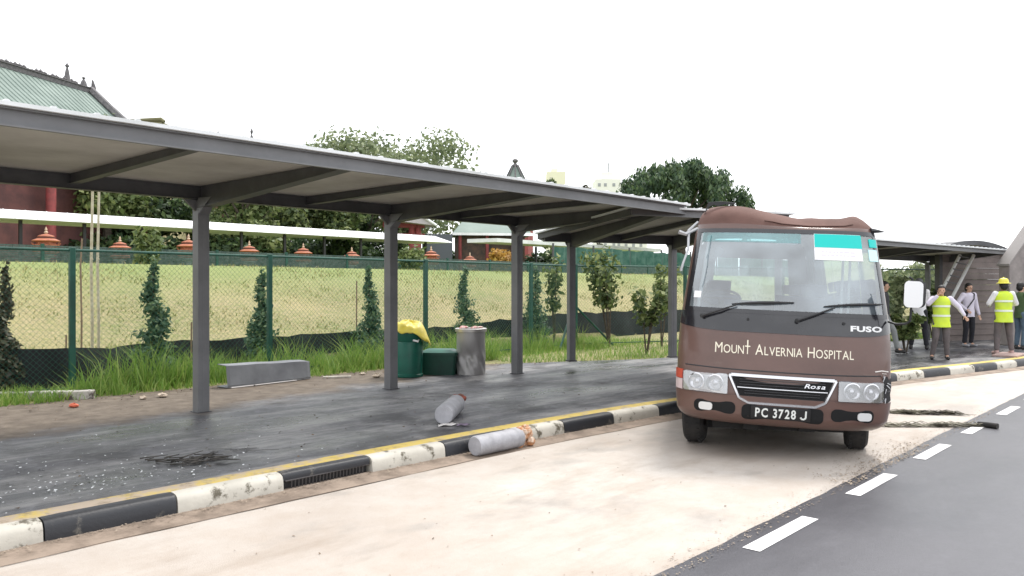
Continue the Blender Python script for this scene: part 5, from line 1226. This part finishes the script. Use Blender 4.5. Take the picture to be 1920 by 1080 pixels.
def hand(b, wrist, elbow, side, curl=.3):
    wv, ev = Vector(wrist), Vector(elbow); d = (wv - ev).normalized(); u = d.cross(Vector((0, 1, 0))); u = u.normalized() if u.length > .1 else Vector((1, 0, 0)); v = d.cross(u)
    pc = wv + d * .045; b.tube([wv, pc, wv + d * .085], [.024, .034, .034], 8, flat=.5)
    for k, l_ in enumerate((.062, .075, .07, .055)):
        o = wv + d * .08 + u * (k - 1.5) * .019; m_ = o + d * l_ * .55 + v * .012 * curl; e = m_ + d * l_ * .45 + v * .035 * curl; cap(b, o, m_, .0095, .0085); cap(b, m_, e, .0085, .0075)
    o = wv + d * .03 + u * .03 * side; cap(b, o, o + d * .04 + u * .03 * side, .011, .009)
def person(label, pos, H, rz, J, top, trou, shoe, hair, sk=None, hairlong=False, vest=None, hat=None, sleeves=True, strap=False, bag=None, cat='person', headtilt=0, shorts=False):
    sk = sk or skin; k = H / 1.70; t = thing('person', label, cat, pos, rz); t.scale = (k, k, k)
    D = dict(pel=(0, 0, .93), ch=(0, 0, 1.28), nk=(0, 0, 1.45), hd=(0, -.015, 1.575), shl=(-.175, 0, 1.39), shr=(.175, 0, 1.39), ell=(-.23, .02, 1.12), elr=(.23, .02, 1.12), wrl=(-.24, -.05, .88), wrr=(.24, -.05, .88),
             hpl=(-.09, 0, .90), hpr=(.09, 0, .90), knl=(-.10, -.02, .50), knr=(.10, -.02, .50), anl=(-.11, .03, .085), anr=(.11, .03, .085)); D.update(J)
    g = {a: Vector(c) for a, c in D.items()}
    b = MB()
    h = g['hd']; b.ell(h + Vector((0, 0, .02)), (.075, .092, .098), 16, 12); b.ell(h + Vector((0, -.022, -.055)), (.052, .062, .06), 12, 8); b.ell(h + Vector((0, -.098, -.01)), (.013, .02, .022), 8, 6)
    for sx in (-1, 1): b.ell(h + Vector((sx * .076, .008, 0)), (.012, .018, .03), 8, 6)
    cap(b, h + Vector((0, .01, -.05)), g['nk'], .05, .055)
    b.ell((g['ch'] + g['nk']) / 2 + Vector((0, 0, -.04)), (.135, .075, .12), 16, 10); cap(b, g['ch'], g['pel'], .085, .095); b.ell(g['pel'], (.14, .095, .10), 16, 8)
    for s_ in 'lr':
        sg = -1 if s_ == 'l' else 1
        cap(b, g['sh' + s_], g['el' + s_], .052, .041); cap(b, g['el' + s_], g['wr' + s_], .040, .026); hand(b, g['wr' + s_], g['el' + s_], -sg)
        cap(b, g['hp' + s_], g['kn' + s_], .082, .056); cap(b, g['kn' + s_], g['an' + s_], .054, .036); cap(b, g['an' + s_], g['an' + s_] + Vector((sg * .01, -.13, -.045)), .038, .028)
    fuse('body', b, sk, t, .0085, 3)
    for sx in (-1, 1): e = MB(); e.ell(h + Vector((sx * .03, -.083, .012)), (.011, .008, .007), 8, 6); e.build('eye', mt['black'], t)
    e = MB(); e.ell(h + Vector((0, -.089, -.05)), (.022, .008, .006), 8, 6); e.build('mouth', M('lips', (.35, .12, .10), .5), t)
    # shirt
    up = g['nk'] - g['ch']
    def torso(b, grow, hem, seed=1):
        secs = []
        for q, rx, ry in ((hem, .178, .135), (.82, .165, .128), (.93, .160, .125), (1.05, .150, .118), (1.16, .155, .118), (1.26, .172, .120), (1.34, .178, .115), (1.40, .150, .098), (1.44, .085, .075), (1.455, .06, .06)):
            if q < hem: continue
            if q <= 1.28: k_ = (q - .93) / .35; c_ = g['pel'].lerp(g['ch'], k_) if k_ >= 0 else g['pel'] + Vector((0, 0, q - .93))
            else: c_ = g['ch'].lerp(g['nk'], (q - 1.28) / .17)
            secs.append((c_, rx + grow, ry + grow))
        n = 28; vs = []
        for i, (c_, rx, ry) in enumerate(secs):
            for j in range(n):
                a_ = 2 * math.pi * j / n; w_ = 1 + .025 * math.sin(a_ * 5 + i * 1.9 + seed) * (1 if i < 5 else .3); vs.append((c_.x + rx * w_ * math.cos(a_), c_.y + ry * w_ * math.sin(a_), c_.z))
        m_ = len(secs); b.add(vs, [(i * n + j, i * n + (j + 1) % n, (i + 1) * n + (j + 1) % n, (i + 1) * n + j) for i in range(m_ - 1) for j in range(n)] + [tuple(range(n))[::-1], tuple((m_ - 1) * n + j for j in range(n))])
    b = MB(); torso(b, 0, .80)
    for s_ in 'lr':
        b.ell(g['sh' + s_], (.072,) * 3, 12, 8)
        if sleeves == 'short': cap(b, g['sh' + s_], g['sh' + s_].lerp(g['el' + s_], .65), .070, .066)
        else: cap(b, g['sh' + s_], g['el' + s_], .070, .057); cap(b, g['el' + s_], g['wr' + s_].lerp(g['el' + s_], .06), .056, .042)
    fuse('shirt', b, top, t, .012, 2)
    b = MB(); b.ell(g['pel'] + Vector((0, 0, -.02)), (.168, .125, .11), 16, 8)
    for s_ in 'lr':
        kn, an = g['kn' + s_], g['an' + s_]; cap(b, g['hp' + s_], kn, .098, .072); cap(b, kn, an + (kn - an) * .12, .070, .056)
    fuse('trousers', b, trou, t, .012, 3)
    for s_ in 'lr':
        sg = -1 if s_ == 'l' else 1; a = g['an' + s_]; b = MB(); cap(b, a + Vector((0, .02, -.04)), a + Vector((sg * .015, -.15, -.047)), .045, .038); cap(b, a, a + Vector((0, 0, -.03)), .045, .048)
        o = fuse('shoe', b, shoe, t, .01, 2)
    b = MB(); b.ell(h + Vector((0, .012, .045)), (.092, .108, .095), 16, 10); b.ell(h + Vector((0, .05, -.01)), (.086, .07, .09), 14, 8)
    if hairlong: b.ell(h + Vector((0, .055, -.09)), (.085, .05, .13), 14, 8); b.ell(h + Vector((.0, .03, -.02)), (.098, .07, .10), 14, 8)
    # keep the hair behind the hairline
    b.v = [(x, max(y, h.y - .085 if z > h.z + .065 else h.y - .02), z) for x, y, z in b.v]
    b.build('hair', hair, t)
    if vest:
        b = MB(); torso(b, .022, .74, 3)
        o = fuse('safety_vest', b, vest, t, .012, 3)
        st_ = MB(); zv = (g['ch'].z + g['pel'].z) / 2
        for z_ in (zv + .10, zv - .12): 
            n = 28; c0 = g['pel'].lerp(g['ch'], (z_ - g['pel'].z) / max(.01, g['ch'].z - g['pel'].z))
            st_.add([(c0.x + .189 * math.cos(2 * math.pi * i / n), c0.y + .153 * math.sin(2 * math.pi * i / n), z_ + q) for q in (0, .045) for i in range(n)], [(i, (i + 1) % n, n + (i + 1) % n, n + i) for i in range(n)])
        st_.build('reflective_stripe', M('reflective_silver', (.75, .8, .7), .4), o)
    if hat:
        b = MB(); b.lathe([(.150, 0), (.148, .012), (.108, .02), (.106, .06), (.085, .105), (.04, .125), (.001, .128)], 24, h + Vector((0, .01, .055))); b.tube([h + Vector((0, .11, .08)), h + Vector((0, 0, .19)), h + Vector((0, -.08, .15))], [.014, .016, .012], 6)
        b.build('hard_hat', hat, t)
    if strap:
        b = MB(); b.tube([g['nk'] + Vector((.09, -.10, -.02)), g['ch'] + Vector((.03, -.155, 0)), g['pel'] + Vector((-.15, -.11, .10))], .016, 6, flat=.5); b.tube([g['nk'] + Vector((.09, -.09, -.02)), g['nk'] + Vector((.09, .09, -.03)), g['ch'] + Vector((0, .13, -.05)), g['pel'] + Vector((-.15, .1, .1))], .014, 6); b.build('bag_strap', mt['black'], t)
    return t
hk = M('black_hair', (.012, .010, .010), .6); wsh = M('white_shirt', (.78, .77, .79), .8, (.68, .67, .70), 4); lav = M('pale_lavender_shirt', (.66, .62, .72), .8, (.58, .54, .64), 4); blk = M('black_trousers', (.014, .014, .02), .85)
grt = M('grey_trousers', (.13, .11, .11), .9, (.09, .08, .08), 5); jeans = M('blue_jeans', (.10, .15, .20), .9, (.07, .10, .15), 6); vy = M('hi_vis_yellow', (.62, .78, .04), .7, (.52, .70, .08), 5); hy = M('hat_yellow', (.72, .66, .08), .4); shd = M('dark_shoe', (.02, .018, .018), .6); shg = M('grey_shoe', (.28, .28, .3), .7); dgr = M('dark_green_shirt', (.05, .09, .035), .9, (.08, .12, .05), 8); wdr = M('dark_grey_shirt', (.04, .04, .045), .9)
pA = G(1676, 663, .15)
person('person in dark top and grey trousers mostly hidden behind the bus', pA + Vector((-.12, .25, 0)), 1.72, R(60), dict(knl=(-.10, -.22, .53), anl=(-.10, -.30, .10), elr=(.30, .16, 1.16), wrr=(.2, -.02, .98), anr=(.10, .22, .10)), wdr, M('pale_grey_trousers', (.22, .23, .23), .9), shd, hk)
pB = G(1723, 655, .15)
person('person in black trousers standing behind the white wing mirror of the bus', pB, 1.80, R(150), dict(shl=(-.165, 0, 1.38), shr=(.165, 0, 1.38), ell=(-.20, -.08, 1.12), wrl=(-.10, -.26, 1.06), elr=(.20, -.08, 1.12), wrr=(.10, -.26, 1.06), knl=(-.12, -.03, .5), anl=(-.17, .06, .085), knr=(.12, -.03, .5), anr=(.17, .06, .085)), wsh, blk, shd, M('grey_hair', (.12, .12, .13), .7))
pC = G(1765, 674, .15)
person('person in yellow safety vest and grey trousers with one hand raised to the face', pC, 1.62, R(-22), dict(hd=(0, -.02, 1.575), ell=(-.28, -.17, 1.28), wrl=(-.10, -.20, 1.46), elr=(.36, .02, 1.20), wrr=(.46, -.04, 1.02), knl=(-.12, -.06, .50), anl=(-.19, .0, .085), anr=(.12, .03, .085)), lav, grt, shd, hk, hairlong=True, vest=vy)
pD = G(1816, 650, .15)
person('woman in white blouse and black trousers with a diagonal bag strap', pD, 1.68, R(14), dict(ell=(-.34, .02, 1.17), wrl=(-.17, -.10, 1.0), elr=(.25, .0, 1.12), wrr=(.29, -.05, .86)), lav, blk, shg, hk, strap=True)
pE = G(1882, 665, .15)
person('person in yellow hard hat and safety vest standing with back turned', pE, 1.74, R(172), dict(ell=(-.29, -.06, 1.17), wrl=(-.20, -.26, 1.12), elr=(.29, -.06, 1.17), wrr=(.20, -.26, 1.12), knl=(-.13, -.02, .5), anl=(-.16, .03, .085), knr=(.13, -.02, .5), anr=(.16, .03, .085)), wsh, grt, M('pinkish_shoe', (.4, .26, .24), .7), hk, sk=skin_d, vest=vy, hat=hy)
pF = G(1914, 655, .15)
person('person in dark green top and blue jeans cut by the right edge', pF, 1.70, R(100), dict(ell=(-.24, -.12, 1.14), wrl=(-.18, -.32, 1.22), elr=(.24, -.12, 1.14), wrr=(.16, -.32, 1.22)), dgr, jeans, shd, hk, sleeves='short')
pb = pE + Vector((-.45, -.12, 0))
tag((lambda b: b.build('paving_slab', M('pinkish_slab', (.42, .30, .27), .8, (.32, .22, .2), 6), loc=G(1893, 667, .15) + Vector((0, 0, 0)), rz=PHI, bevel=.01))(MB().box(-.55, .45, -.25, .25, 0, .05)), 'pinkish flat slab under the hard hat person at the kerb', 'slab')
